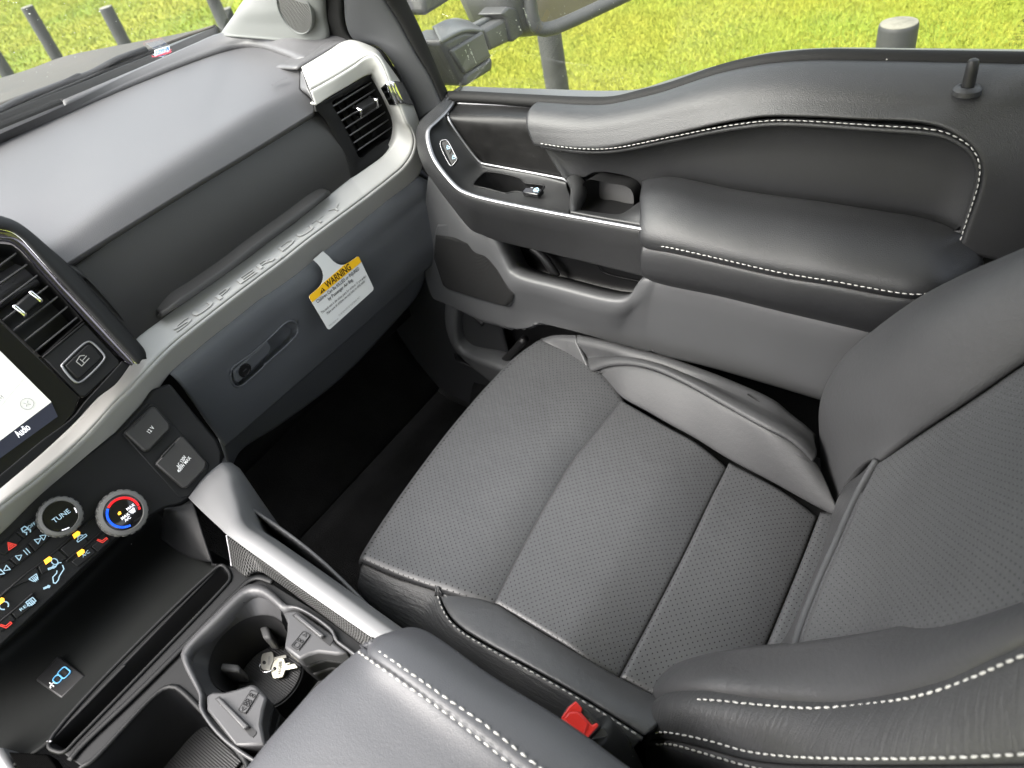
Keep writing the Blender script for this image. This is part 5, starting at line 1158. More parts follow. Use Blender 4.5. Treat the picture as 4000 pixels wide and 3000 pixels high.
strokes('hot_arc', fr2, [arc(0, 0, .0188, 118, -10, 28)], .0028, m_redk, k2, h=.0006); strokes('hot_arc', fr2, [arc(0, 0, .0188, -20, -26, 3)], .0026, m_redk, k2, h=.0006)
text('knob_text', 'MAX', fr2, -.0072, -.0068, .0052, m_lit, k2, h=.0006, bold=.01); text('knob_text', 'A/C', fr2, -.0055, -.0112, .0050, m_lit, k2, h=.0006, bold=.01); text('knob_text', 'MAX', fr2, .0045, -.0012, .0052, m_lit, k2, h=.0006, bold=.01)
strokes('defrost_icon', fr2, [[(.0055, -.003), (.0125, -.003), (.0115, -.0065), (.0065, -.0065), (.0055, -.003)], [(.0075, -.0035), (.0078, -.008)], [(.009, -.0035), (.0093, -.008)], [(.0105, -.0035), (.0108, -.008)]], .0007, m_lit, k2, h=.0006)
patch2('amber_light', fr2, [(-.0062, .0005), (-.003, .0005), (-.002, .0035), (-.0035, .0045), (-.0062, .003)], m_amber, k2, h=.0007)
lathe('knob_pointer', ctop_('X', 1312, 600, .006), nK, [(.0026, 0), (.0026, .003), (.0016, .004)], m_lit, kp, 14)
# button rows, ledges and lit icons
def ledge(pl_, r=.0016): tube('button_ledge', cr(K_p('X', pl_, .0012), 30), r, m_panel, kp, n=6)
ledge([(-100, 1420), (300, 1070), (400, 1000), (640, 805), (870, 590), (1040, 440)]); ledge([(-50, 1640), (180, 1450), (360, 1290)]); ledge([(715, 950), (840, 840), (960, 745), (1140, 590)])
ledge([(0, 780), (200, 610), (400, 450)], .001)
def btn(pl_): prism('switch_button', K_p('X', pl_, .0022), .003, m_panel, kp, .001)
btn([(-60, 830), (172, 638), (250, 705), (60, 880)]); btn([(180, 632), (385, 470), (425, 560), (262, 700)]); btn([(-90, 1030), (98, 930), (172, 995), (0, 1130)]); btn([(108, 922), (300, 760), (372, 850), (182, 990)]); btn([(310, 752), (470, 620), (540, 700), (380, 842)])
btn([(0, 1300), (390, 1010), (440, 1100), (190, 1210)]); btn([(410, 1000), (630, 820), (735, 915), (450, 1090)]); btn([(650, 812), (870, 640), (960, 735), (745, 905)])
btn([(990, 790), (1130, 660), (1200, 720), (1060, 850)]); btn([(770, 950), (980, 790), (1040, 850), (840, 1010)]); btn([(120, 1500), (360, 1310), (420, 1380), (180, 1570)]); btn([(-80, 1640), (110, 1510), (170, 1580), (0, 1720)])
def icon(a, b, lines, m_=None, w=.0009, s=1.):
    fr = frame(K_p('X', [(a, b)], .0024)[0], exk, eyk); return strokes('switch_icon', fr, [[(x*s, y*s) for x, y in l] for l in lines], w, m_ or m_glow, kp, h=.0006)
u = .0035
tri = lambda x: [(x-u*.9, -u), (x+u*.7, 0), (x-u*.9, u), (x-u*.9, -u)]
icon(448, 697, [tri(-u), tri(u), [(u*2, -u), (u*2, u)]]); icon(245, 873, [tri(-u), [(u, -u), (u, u)], [(u*1.9, -u), (u*1.9, u)]]); icon(30, 1055, [[(-x, y) for x, y in tri(-u)], [(-x, y) for x, y in tri(u)]])
icon(115, 775, [[(-u*1.3, -u), (u*1.3, -u), (0, u*1.3), (-u*1.3, -u)], [(-u*.5, -u*.5), (u*.5, -u*.5), (0, u*.5), (-u*.5, -u*.5)]], m_redl, .0012)
icon(275, 610, [[(-u*.9, 0), (u*.9, 0), (u*.6, u*1.2), (-u*.6, u*1.2), (-u*.9, 0)], [(-u*.7, -u*.4), (-u*.2, -u*.9), (-u*.7, -u*1.5)], [(u*.7, -u*.4), (u*1.1, -u*.9), (u*.7, -u*1.5)]], w=.0012)
fr = frame(K_p('X', [(305, 595)], .0024)[0], exk, eyk); text('switch_text', 'OFF', fr, 0, -.001, .0055, m_glow, kp, h=.0006)
fr = frame(K_p('X', [(898, 905)], .0024)[0], exk, eyk); text('switch_text', 'A/C', fr, 0, 0, .0058, m_glow, kp, h=.0006)
fr = frame(K_p('X', [(222, 1490)], .0024)[0], exk, eyk); text('switch_text', 'REAR', fr, 0, 0, .005, m_glow, kp, width=.017, h=.0006)
icon(335, 1385, [[(-u*1.2, -u*.8), (u*1.2, -u*.8), (u*1.2, u*.9), (-u*1.2, u*.9), (-u*1.2, -u*.8)], [(-u*.5, -u*1.2), (-u*.5, u*.5)], [(u*.0, -u*1.2), (0, u*.5)], [(u*.5, -u*1.2), (u*.5, u*.5)]])
icon(883, 692, [[(-u*1.8, -u*.5), (u*1.6, -u*.5), (u*1.7, u*.2), (u*.8, u*.4), (u*.3, u), (-u*.8, u), (-u*1.2, u*.3), (-u*1.8, u*.1), (-u*1.8, -u*.5)], [(-u*.5, u*.2), (u*.6, u*.2)]])
icon(1110, 708, [[(-u*1.2, u), (-u*.5, -u*.4), (u*1.2, -u*.3), (u*1.2, -u*.9), (-u*.8, -u), (-u*1.6, u*.9), (-u*1.2, u)]], m_redl, .001)
icon(70, 1625, [[(-u*1.2, u), (-u*.5, -u*.4), (u*1.2, -u*.3), (u*1.2, -u*.9), (-u*.8, -u), (-u*1.6, u*.9), (-u*1.2, u)]], m_redl, .001)
icon(370, 1130, [[(-u*1.3, u*.8), (u*1.3, u*.8), (u*.8, -u*.7), (-u*.8, -u*.7), (-u*1.3, u*.8)], [(-u*.4, u*.4), (-u*.4, -u*1.2)], [(u*.1, u*.4), (u*.1, -u*1.2)], [(u*.6, u*.4), (u*.6, -u*1.2)]])
def ixy(lst):  # picture positions on the panel -> a drawn outline there
    fr = frame(K_p('X', [(590, 950)], .0024)[0], exk, eyk); out = []
    for l in lst:
        o_ = []
        for a, b in l:
            d = K_p('X', [(a, b)], .0024)[0]-fr[0]; o_.append((np.dot(d, fr[1]), np.dot(d, fr[2])))
        out.append(o_)
    return fr, out
ell = [(590+38*math.cos(t)*.9+8*math.sin(t), 950+32*math.sin(t)) for t in np.linspace(0, 2*math.pi, 24)]
fr, ls = ixy([ell, [(600, 1010), (612, 985), (640, 962), (660, 962)], [(675, 990), (690, 1030), (640, 1110), (630, 1150), (600, 1185), (578, 1180), (570, 1120), (612, 1075), (615, 1050)],
              [(520, 1025), (575, 1005), (572, 995), (592, 1003), (582, 1022), (578, 1015), (525, 1038), (520, 1025)], [(470, 1235), (520, 1215), (518, 1207), (540, 1213), (530, 1232), (526, 1225), (475, 1246), (470, 1235)]])
strokes('airflow_icon', fr, ls, .0011, m_glow, kp, h=.0006)
icon(42, 1425, [arc(0, 0, u*1.3, -60, 240, 16)], w=.0012)
for a, b in ((825, 658), (518, 935), (872, 853), (2, 1380)):
    fr = frame(K_p('X', [(a, b)], .0024)[0], exk, eyk); patch2('amber_light', fr, [(-.0048, -.0028), (.003, -.0028), (.0048, .0), (.0035, .0028), (-.0035, .0028)], m_amber, kp, h=.0012)
# ================================================================ warning tag hung on the trim bar
PT = (at('Z', 700, 900, 'y', .268), unit([.10, -.97, .22])); nT = PT[1]
Tg = lambda l, off=0.: pts('Z', 'p', l, (PT[0]+nT*off, nT))
tag = thing('warning_tag', 'white and yellow paper warning tag hanging below the silver trim bar', 'tag', tuple(Tg([(300, 200)])[0]))
outl = [(215, 265), (290, 335), (350, 405), (390, 480), (406, 570), (395, 660), (365, 735), (300, 815), (150, 940), (133, 975), (142, 1000), (482, 1572), (505, 1594), (535, 1588), (1345, 860), (1362, 830), (1360, 795), (1092, 228), (1075, 205), (1050, 208), (920, 298), (850, 345), (790, 365), (730, 365), (660, 340), (590, 290), (510, 200), (400, 105)]
m_paper = mat('white_card', (.62, .63, .62), .6, .3); m_yel = mat('yellow_print', (.82, .47, .012), .55, .3)
card = prism('tag_card', Tg(outl), .0006, m_paper, tag)
prism('yellow_band', Tg([(150, 941), (134, 975), (142, 998), (192, 1080), (1130, 312), (1092, 230), (1075, 207), (1050, 210), (920, 300), (800, 368), (385, 725), (300, 815)], .0004), .0003, m_yel, card)
exT = unit(Tg([(1130, 312)])[0]-Tg([(192, 1080)])[0]); eyT = np.cross(nT, exT)
frT = frame(Tg([(192, 1080)], .0007)[0], exT, eyT); kT = np.linalg.norm(Tg([(1130, 312)])[0]-Tg([(192, 1080)])[0])/1212.
m_brown = mat('dark_brown_ink', (.05, .025, .004), .6, .3)
def tl(s_, a0, b0_, a1, b1, h_, m_=m_ink, bold=.0):
    o0, o1 = Tg([(a0, b0_), (a1, b1)], .0007); text('tag_text', s_, frame(o0, o1-o0, np.cross(nT, o1-o0)), 0, 0, h_*kT, m_, card, width=np.linalg.norm(o1-o0), h=.0002, bold=bold)
tl('WARNING', 480, 815, 945, 440, 150, m_brown, .02)
tl('Children Can Be KILLED or INJURED', 290, 1100, 1095, 455, 74, m_ink, .008); tl('by Passenger Air Bag.', 510, 1050, 975, 660, 74, m_ink, .008)
tl('The back seat is the safest place for children 12 and under.', 375, 1300, 1225, 590, 56); tl('Make sure all children use seat belts or child seats.', 480, 1315, 1200, 685, 56)
tl('TO BE REMOVED BY CUSTOMER ONLY', 705, 1350, 1115, 985, 42, m_ink2); tl('F81BA-178C361-AA', 515, 1545, 690, 1400, 34, m_ink2)
wt_ = Tg([(352, 925), (445, 845), (378, 795)], .0007); prism('warning_triangle', wt_, .0002, m_brown, card)
tl('!', 385, 890, 402, 878, 70, m_yel)
# ================================================================ sticker on the windscreen
cst = at('A', 1000, 318, 'y', .64); nn_w = unit([.05, -.66, .75])
stk = thing('windscreen_sticker', 'small blue shield sticker with red ribbon low on the windscreen', 'sticker', tuple(cst))
SK = lambda l, off=0.: pts('A', 'p', l, (cst+nn_w*off, nn_w))
m_sb = mat('sticker_blue', (.06, .17, .42), .4, .4); m_srd = mat('sticker_red', (.55, .07, .10), .4, .4); m_sw = mat('sticker_white', (.75, .78, .82), .4, .4)
b1_ = prism('sticker_backing', SK([(952, 310), (985, 298), (1045, 283), (1052, 320), (1005, 352), (958, 345)]), .0006, m_sw, stk)
prism('sticker_field', SK([(957, 313), (986, 302), (1040, 288), (1046, 318), (1003, 347), (962, 341)], .0008), .0004, m_sb, b1_)
prism('sticker_ribbon', SK([(935, 340), (948, 348), (965, 342), (1050, 308), (1060, 302), (1052, 312), (1060, 318), (1052, 326), (960, 352), (940, 352)], .0014), .0004, m_srd, b1_)
for s_, p0, p1, h_ in (('MOTORS', (1035, 304), (968, 328), .008), ('ADVANTAGE', (1048, 318), (955, 349), .0075)):
    o0, o1 = SK([p0, p1], .0018); e_ = unit(o0-o1); text('sticker_text', s_, frame(o0, e_, np.cross(nn_w, e_)), 0, 0, h_, m_sw, b1_, width=np.linalg.norm(o1-o0), h=.0003, mirror=True)
# ================================================================ towing mirror outside the door
mir = thing('side_mirror', 'large grey towing mirror on its arm outside the passenger window', 'side mirror', (.92, .25, .75))
m_mir = mat('grey_mirror_plastic', (.06, .062, .066), .5, .45, bump=[('noise', 700, .3, .0006)], vary=.06)
m_mirl = mat('pale_mirror_top', (.10, .105, .11), .45, .5, bump=[('noise', 700, .3, .0006)])
Y_ = lambda l, y: pts('T', 'y', l, y)
fc = Y_([(230, 440), (480, 320), (690, 330), (715, 380), (765, 560), (790, 640), (790, 740), (490, 950), (300, 570)], .25)
prism('mirror_base', fc, .10, m_mir, mir, .01, nrm=(0, -1, 0))
prism('mirror_base_plate', Y_([(340, 548), (690, 335), (760, 575), (780, 610), (495, 800)], .242), .01, m_mir, mir, .004, nrm=(0, -1, 0))
prism('mirror_base_lower', Y_([(495, 805), (785, 615), (792, 730), (770, 770), (560, 900), (500, 940)], .244), .02, m_mir, mir, .006, nrm=(0, -1, 0))
G = loft([Y_([(225, 440), (480, 318), (690, 322)], .248), Y_([(150, 295), (330, 212), (540, 240), (680, 300)], .30), Y_([(130, 290), (360, 195), (520, 215)], .36)], 24, 16)
grid('mirror_base_top', G, m_mirl, mir, thick=.006)
prism('mirror_arm', Y_([(690, 330), (940, 190), (995, 440), (768, 548)], .262), .05, m_mir, mir, .006, nrm=(0, -1, 0))
prism('mirror_arm_top', Y_([(600, 265), (800, 165), (940, 188), (692, 328)], .29), .02, m_mirl, mir, .004)
prism('mirror_collar', Y_([(880, 150), (960, 70), (1050, 90), (1130, 370), (1010, 455), (985, 440), (945, 200)], .256), .06, m_mir, mir, .012, nrm=(0, -1, 0))
hd = Y_([(1020, 90), (960, -60), (940, -400), (2500, -900), (2700, -300), (2250, -10), (1480, 330), (1380, 385), (1290, 395), (1180, 400), (1130, 370)], .25)
prism('mirror_head', hd, .14, m_mir, mir, .03, nrm=(0, -1, 0), seg=4)
nM = unit([-.55, -.83, .06]); pM = at('T', 1300, 300, 'y', .235)
M_ = lambda l, off=0.: pts('T', 'p', l, (pM+nM*off, nM))
rimp = M_([(1175, -400), (1188, 0), (1215, 180), (1245, 270), (1300, 312), (1380, 312), (1480, 285), (2080, 12), (2700, -290)], .004)
tube('mirror_rim', cr(rimp, 60), .014, m_mir, mir, n=10)
mg_ = M_([(1190, -400), (1205, 0), (1230, 170), (1255, 250), (1300, 285), (1370, 285), (1470, 262), (1980, 10), (2600, -270), (2400, -700)], .006)
prism('mirror_glass', mg_, .006, mat('mirror_silver', (.78, .78, .74), .03, .5, metal=1.), mir, .001)
# second grey block at the top left corner (folded upper arm)
prism('upper_arm', Y_([(20, -120), (330, -120), (350, 0), (95, 160), (60, 150)], .29), .05, m_mir, mir, .008, nrm=(0, -1, 0))
# ================================================================ centre console
con = thing('centre_console', 'black centre console with cup holders, phone tray and padded armrest lid', 'console', (0, -.05, 0))
ZD = .50
D_ = lambda c, l, z=ZD: pts(c, 'z', l, z)
# tray under the switch panel
tr0 = pts('F', 'z', [(-400, 1900, .47), (380, 1445, .492), (1000, 810, .492), (1770, 10, .492)])
tr1 = pts('F', 'z', [(-600, 1500, .44), (150, 1150, .44), (700, 640, .44), (1500, -150, .44)])
tr2 = pts('F', 'z', [(-700, 1200, .44), (0, 760, .44), (500, 330, .44), (1250, -420, .44)])
tr3 = K_p('X', [(-400, 2250), (0, 1890), (600, 1330), (1290, 690)], -.01)
m_trayr = mat('matte_tray_rubber', (.006, .0066, .0064), .75, .14, bump=[('noise', 900, .2, .0004)], vary=.1, speck=.003)
tray = grid('phone_tray', loft([tr0, [a*.6+b*.4+np.array([0, 0, -.018]) for a, b in zip(tr0, tr1)], tr1, tr2, tr3], 60, 50), m_trayr, con, thick=.004)
# tray side wall on the passenger side
w0 = pts('E', 'z', [(1640, 1000, .50), (1900, 1280, .50), (2050, 1480, .50)])
grid('tray_side', loft([pts('E', 'p', [(1420, 1090), (1560, 1050), (1660, 990)], (PK[0], nK)), pts('E', 'z', [(1400, 1180, .47), (1600, 1350, .47), (1850, 1560, .47)]), pts('F', 'z', [(1300, -200, .445), (1500, -60, .445), (1790, 10, .48)])], 20, 16), m_panel, con, thick=.003)
up_l = frame(at('F', 480, 925, 'z', .442), at('F', 540, 860, 'z', .442)-at('F', 430, 985, 'z', .442), (0, .5, 0))
usb = prism('usb_plate', pts('F', 'z', [(285, 945, .446), (470, 745, .446), (690, 910, .446), (495, 1095, .446)]), .006, m_black, con, .002)
m_usb = mat('blue_usb_glow', (.1, .3, .5), .4, .3, emit=((.12, .42, .75), .07))
eu = unit(at('F', 560, 850, 'z', .4465)-at('F', 400, 1010, 'z', .4465)); ev = np.cross((0, 0, 1), eu)
f1_ = frame(at('F', 522, 888, 'z', .4465), eu, ev); tube('usb_port_ring', np.array([fpt(f1_, x, y, .0005) for x, y in rrect(.0105, .0165, .003)]), .0009, m_usb, usb, n=6, closed=True)
patch2('usb_port', f1_, rrect(.004, .011, .0008), m_ink, usb)
f2_ = frame(at('F', 468, 940, 'z', .4465), eu, ev); tube('usb_port_ring', np.array([fpt(f2_, x, y, .0005) for x, y in rrect(.0085, .013, .004)]), .0009, m_usb, usb, n=6, closed=True)
patch2('usb_port', f2_, rrect(.0025, .007, .001), m_ink, usb)
f3_ = frame(at('F', 420, 985, 'z', .4465), -ev, eu); strokes('usb_mark', f3_, [[(-.005, 0), (.005, 0)], [(-.002, 0), (0, .003), (.002, .003)], [(-.001, 0), (.001, -.003), (.003, -.003)]], .0011, m_white, usb, h=.0005)
# deck with slot, cup tray and rear bin openings
dl = D_('F', [(375, 1440), (800, 1010), (1300, 500), (1780, 4)])
dr = [V3(p[0], p[1], ZD) for p in D_('G', [(590, 1150), (900, 1370), (1250, 1600), (1600, 1850)])]
deckb = D_('F', [(375, 1440), (520, 1700), (800, 2100)]); 
q00, q10 = at('F', 330, 1490, 'z', ZD), at('F', 1800, -12, 'z', ZD)
qr = D_('G', [(300, 345), (380, 395), (490, 468), (560, 440), (630, 455), (1000, 720), (1310, 950), (1500, 1090)])
G = coons(D_('F', [(375, 1440), (1000, 802), (1785, 0)]), [V3(-.17, -.32, ZD), V3(-.05, -.32, ZD), V3(.10, -.32, ZD)], [at('F', 375, 1440, 'z', ZD), V3(-.165, -.1, ZD), V3(-.17, -.32, ZD)], [at('F', 1785, 0, 'z', ZD)]+D_('G', [(390, 400), (560, 450), (1000, 725), (1310, 950)])+[V3(.10, -.32, ZD)], 240, 200, curve=False)
slot = D_('F', [(400, 1462), (1778, 26), (1800, 18), (1820, 28), (1866, 92), (1866, 140), (1840, 175), (640, 1420), (530, 1530), (470, 1530)])
cupo = proj_loop(G, 'G', smoothpoly([(75, 1060), (95, 1005), (300, 800), (500, 612), (545, 592), (600, 600), (700, 670), (745, 720), (800, 705), (850, 703), (1105, 878), (1125, 940), (1215, 1010), (1500, 1250), (1500, 1500), (900, 1900), (420, 1690), (195, 1430), (190, 1330), (150, 1230), (95, 1120)], 110))
binr = proj_loop(G, 'F', smoothpoly([(1330, 1020), (1420, 1005), (1480, 1040), (1960, 1560), (2010, 1640), (1950, 1900), (1500, 2300), (900, 2100), (640, 1690), (760, 1600)], 70))
mk = cut(G, slot) & cut(G, cupo) & cut(G, binr)
G2, _ = snapcut(G, slot); G2, _ = snapcut(G2, cupo); G2, _ = snapcut(G2, binr)
deck = grid('console_deck', G2, m_panel, con, thick=.003, mask=mk)
bowl('card_slot', slot, .045, (0, 0, -1), m_black, deck, taper=.97); tube('slot_rim', cr(slot, 120, closed=True)[:-1]+np.array([0, 0, .001]), .0025, m_panel, deck, n=6, closed=True)
tube('deck_ridge', cr(D_('F', [(560, 1600), (640, 1500), (1100, 1060), (1600, 560), (1960, 190), (2020, 140), (2090, 115), (2212, 150)], .503), 80), .004, m_panel, deck, n=8, flat=.5, up=(0, 0, 1))
bowl('rear_bin', binr, .09, (0, 0, -1), m_black, deck, taper=.93); tube('bin_rim', np.array(binr)+np.array([0, 0, .001]), .0032, m_panel, deck, n=6, closed=True)
m_ribbed = mat('ribbed_mat', (.02, .02, .021), .6, .4, bump=[('wave', 120, .5, .001)])
prism('bin_mat', pts('F', 'z', [(1400, 1400, .415), (1640, 1280, .415), (1960, 1600, .415), (1700, 1900, .415), (1200, 1800, .415)]), .003, m_ribbed, deck, .002)
# cup tray: frame, tapered collar, well
m_tray = mat('satin_grey_plastic', (.042, .042, .044), .42, .45, bump=[('noise', 700, .15, .0005)], vary=.08, speck=.003)
fo_ = proj_loop(G, 'G', smoothpoly([(30, 1045), (55, 985), (280, 745), (490, 552), (545, 535), (620, 545), (720, 620), (790, 690), (850, 690), (1130, 870), (1150, 930), (1240, 1000), (1520, 1240), (1520, 1510), (900, 1920), (400, 1720), (165, 1440), (160, 1340), (110, 1240), (50, 1120)], 110))
fin = proj_loop(G, 'G', smoothpoly([(85, 1062), (105, 1012), (305, 812), (502, 622), (545, 603), (598, 612), (690, 680), (740, 735), (770, 800), (775, 870), (750, 960), (860, 1062), (1000, 1012), (1130, 1030), (1480, 1260), (1450, 1500), (900, 1860), (640, 1700), (590, 1520), (610, 1400), (632, 1330), (520, 1238), (330, 1290), (250, 1280), (160, 1220), (105, 1120)], 110))
A_ = np.array(fo_); B2 = np.array([proj_loop(G, 'G', [p])[0] for p in smoothpoly([(80, 1060), (100, 1008), (302, 806), (500, 617), (545, 598), (600, 606), (712, 690), (770, 735), (845, 712), (1110, 888), (1130, 945), (1220, 1015), (1490, 1250), (1490, 1500), (900, 1900), (415, 1690), (192, 1430), (190, 1330), (150, 1230), (98, 1120)], 110)])
ring = np.stack([np.concatenate([a, a[:1]]) for a in (A_+np.array([0, 0, -.004]), A_+np.array([0, 0, .006]), (A_+B2)/2+np.array([0, 0, .008]), B2+np.array([0, 0, .006]), B2+np.array([0, 0, -.012]))])
grid('cup_tray', ring, m_tray, con)
ctray = bpy.data.objects['cup_tray']
# two wells (front one in view, rear one under the lid)
wc = at('G', 498, 1010, 'z', .478); wr_ = .046
ang = np.linspace(0, 2*math.pi, 111)[:-1]
def ring_at(r, z, c=wc): return np.array([c*np.array([1, 1, 0])+V3(0, 0, z)+r*V3(math.cos(t), math.sin(t), 0) for t in ang])
# collar: from tray edge down to the well mouth (matched by angle)
Bz = B2; th = np.arctan2(Bz[:, 1]-wc[1], Bz[:, 0]-wc[0]); 
col_rows = [Bz+np.array([0, 0, -.006]), np.array([V3(wc[0]+wr_*1.04*math.cos(t), wc[1]+wr_*1.04*math.sin(t), .476) for t in th]), np.array([V3(wc[0]+wr_*math.cos(t), wc[1]+wr_*math.sin(t), .474) for t in th]), np.array([V3(wc[0]+wr_*.92*math.cos(t), wc[1]+wr_*.92*math.sin(t), .400) for t in th])]
C_ = np.stack([np.concatenate([a, a[:1]]) for a in col_rows])
cm_ = np.array([[not (a[1] < wc[1]-.012) for a in (C_[0][:-1]+C_[0][1:])/2]]); grid('cup_collar', C_[:2], m_tray, ctray, mask=cm_); 
lathe('cup_well', V3(wc[0], wc[1], .415), (0, 0, 1), [(wr_*1.03, .063), (wr_*1.0, .059), (wr_*.93, .004), (wr_*.90, .0)], m_black, ctray, 48)
o = bpy.data.objects['cup_well']; me_ = o.data; bm = bmesh.new(); bm.from_mesh(me_); bm.faces.ensure_lookup_table()
for f_ in [f for f in bm.faces if len(f.verts) > 4]:
    if f_.calc_center_median().z > .43: bm.faces.remove(f_)
for f_ in list(bm.faces):
    q_ = f_.calc_center_median()
    if len(f_.verts) == 4 and q_.y < wc[1]-.016 and q_.x > wc[0]-.032: bm.faces.remove(f_)
bm.to_mesh(me_); bm.free()
lathe('well_mat', V3(wc[0], wc[1], .416), (0, 0, 1), [(wr_*.86, 0), (wr_*.86, .002), (wr_*.82, .003), (.001, .003)], m_ribbed, ctray, 40)
# rear well floor and between
prism('rear_well_floor', [V3(.075, -.10, .4145), V3(.075, -.33, .4145), V3(-.085, -.33, .4145), V3(-.085, -.10, .4145)], .004, m_black, ctray)
rc = wc+np.array([.01, -.105, 0])
# rubber grip fingers
m_fin = mat('grey_rubber_finger', (.075, .075, .077), .6, .4)
for (pl_, z0) in (([(548, 745), (608, 735), (660, 905), (602, 910)], .0), ([(250, 1075), (425, 1095), (432, 1150), (248, 1135)], 0)):
    P = pts('G', 'z', [(a, b) for a, b in pl_], .455); prism('grip_finger', P, .03, m_fin, ctray, .003)
prism('grip_finger', pts('G', 'z', [(990, 1110), (1060, 1090), (1075, 1140), (1005, 1180)], .45), .02, m_fin, ctray, .003)
# sliding wings
def wing(poly, bar, barend, plate_, flip):
    w_ = prism('cup_wing', pts('G', 'z', poly, .506), .02, m_tray, ctray, .003)
    for k_ in (1, 2): prism('wing_layer', [p+np.array([0, 0, -.021*k_])+ (np.mean(pts('G', 'z', poly, .506), axis=0)-p)*(.04*k_) for p in pts('G', 'z', poly, .506)], .018, m_panel, w_, .003)
    prism('slider_groove', pts('G', 'z', bar, .5068), .001, m_black, w_, 0)
    prism('slider_bar', pts('G', 'z', barend, .512), .007, m_tray, w_, .0012)
    p4 = pts('G', 'z', plate_, .5072); pr = prism('wing_badge', p4, .0012, m_tray, w_, .0006)
    o0 = np.mean(p4, axis=0); ex_ = unit(p4[1]-p4[0]); fr = frame(o0+np.array([0, 0, .0003]), ex_, np.cross((0, 0, 1), ex_)); L_ = np.linalg.norm(p4[1]-p4[0]); W_ = np.linalg.norm(p4[2]-p4[1])
    ln = [rrect(L_, W_, W_*.2)+[rrect(L_, W_, W_*.2)[0]]]
    t_ = L_*.36; ln.append([(t_+L_*.08, 0), (t_-L_*.07, W_*.25), (t_-L_*.07, -W_*.25), (t_+L_*.08, 0)])
    for x in ((-.02, .14, -.3, -.2)[:2]): ln += [arc(L_*x, W_*.2, W_*.15, 0, 360, 12), arc(L_*x, -W_*.2, W_*.15, 0, 360, 12)] if x == -.02 or flip else []
    if not flip: ln.append([(x+L_*-.3, y) for x, y in rrect(L_*.22, W_*.6, W_*.1)]+[(L_*-.3+L_*.11, 0)])
    else: ln += [arc(-L_*.3, W_*.2, W_*.15, 0, 360, 12), arc(-L_*.3, -W_*.2, W_*.15, 0, 360, 12)]
    strokes('badge_lines', fr, ln, .0006, m_black, pr, h=.0004)
wing([(745, 722), (800, 708), (850, 706), (1103, 880), (1122, 942), (1215, 1012), (1130, 1026), (1000, 1010), (930, 1028), (862, 1062), (752, 975), (772, 870), (774, 790)],
     [(812, 745), (845, 720), (1100, 895), (1108, 925), (1085, 962), (1070, 955)], [(822, 742), (848, 728), (1045, 885), (1015, 900)], [(805, 965), (895, 855), (943, 885), (860, 1000)], False)
wing([(192, 1322), (240, 1292), (330, 1292), (420, 1270), (520, 1236), (555, 1250), (632, 1332), (605, 1420), (590, 1520), (620, 1680), (400, 1690), (195, 1425)],
     [(256, 1345), (290, 1325), (555, 1580), (552, 1600), (530, 1622), (510, 1612)], [(262, 1345), (288, 1330), (500, 1540), (462, 1560)], [(520, 1282), (425, 1430), (478, 1452), (570, 1300)], True)
# ribbed side trim and silver rail on the passenger side
zr = .512
rl = pts('G', 'z', [(342, 162, zr), (375, 388, .505), (490, 466, .503), (545, 436, .503), (600, 436, .503), (660, 470, .504), (1000, 715, .504), (1310, 948, .504), (1600, 1160, .504)])
m_ribtrim = mat('ribbed_trim', (.055, .055, .054), .4, .5, metal=.3, bump=[('wave', 260, .6, .0008)], perf=(.004, .0011))
rt_ = pts('G', 'z', [(342, 162), (800, 490), (1400, 905), (1800, 1190)], .520)
rb_l = pts('G', 'z', [(342, 162, .520), (352, 240, .514), (375, 388, .506)]); 
G = coons(pts('G', 'z', [(378, 390, .506), (490, 466, .504), (540, 438, .505), (600, 438, .505), (660, 472, .505), (1000, 717, .505), (1310, 950, .505), (1600, 1165, .505)]), rt_, rb_l[::-1], [at('G', 1600, 1165, 'z', .505), rt_[-1]], 100, 14)
grid('ribbed_trim', puff(G, .002, .004, 'tblr'), m_ribtrim, con, thick=.003)
tube('trim_edge', np.concatenate([cr(pts('G', 'z', [(378, 392, .5065), (358, 260, .513), (341, 160, .5205), (360, 170, .5205), (800, 488, .5205), (1400, 903, .5205)]), 60)]), .0011, m_satin, con, n=6)
s0 = pts('E', 'p', [(1640, 990)], (PK[0]-nK*.004, nK))+pts('E', 'z', [(1780, 1130, .514), (1950, 1285, .520)])+pts('G', 'z', [(342, 158, .521), (800, 488, .521), (1300, 833, .521), (1560, 1015, .521)])
s1 = pts('E', 'p', [(1925, 685)], (PK[0]-nK*.004, nK))+pts('E', 'z', [(1985, 790, .514), (2003, 890, .516), (2040, 1015, .519), (2112, 1225, .522)])+pts('G', 'z', [(600, 195, .523), (880, 395, .523), (1200, 628, .523), (1400, 775, .523), (1640, 950, .523)])
m_rail = mat('silver_grey_rail', (.15, .151, .154), .42, .45, metal=.2, bump=[('noise', 1200, .1, .0003)])
G = coons(s0, s1, [s0[0], (s0[0]+s1[0])/2+np.array([0, 0, .004]), s1[0]], [s0[-1], s1[-1]], 140, 20); G = sink(G, .003, .010, 'b'); G = drop(G, [(.008, .004, -.010), (.014, .006, -.03), (.014, .006, -.10), (.014, .0, -.30), (.014, 0, -.5)])
grid('side_rail', G, m_rail, con, thick=.004)
# blue-grey foot-side wall
f0_ = pts('G', 'z', [(440, 95, .49), (700, 225, .49), (1000, 430, .49), (1225, 600, .49), (1500, 800, .49)])
grid('console_side', loft([[V3(.150, .20, .50), V3(.140, .0, .48), V3(.09, -.3, .46), V3(.09, -.8, .46)], [V3(.165, .22, .40), V3(.15, 0, .36), V3(.10, -.3, .36), V3(.10, -.8, .36)], [V3(.16, .25, 0), V3(.15, 0, 0), V3(.11, -.4, 0), V3(.11, -.8, 0)]], 30, 20), m_doorgrey, con, thick=.004)
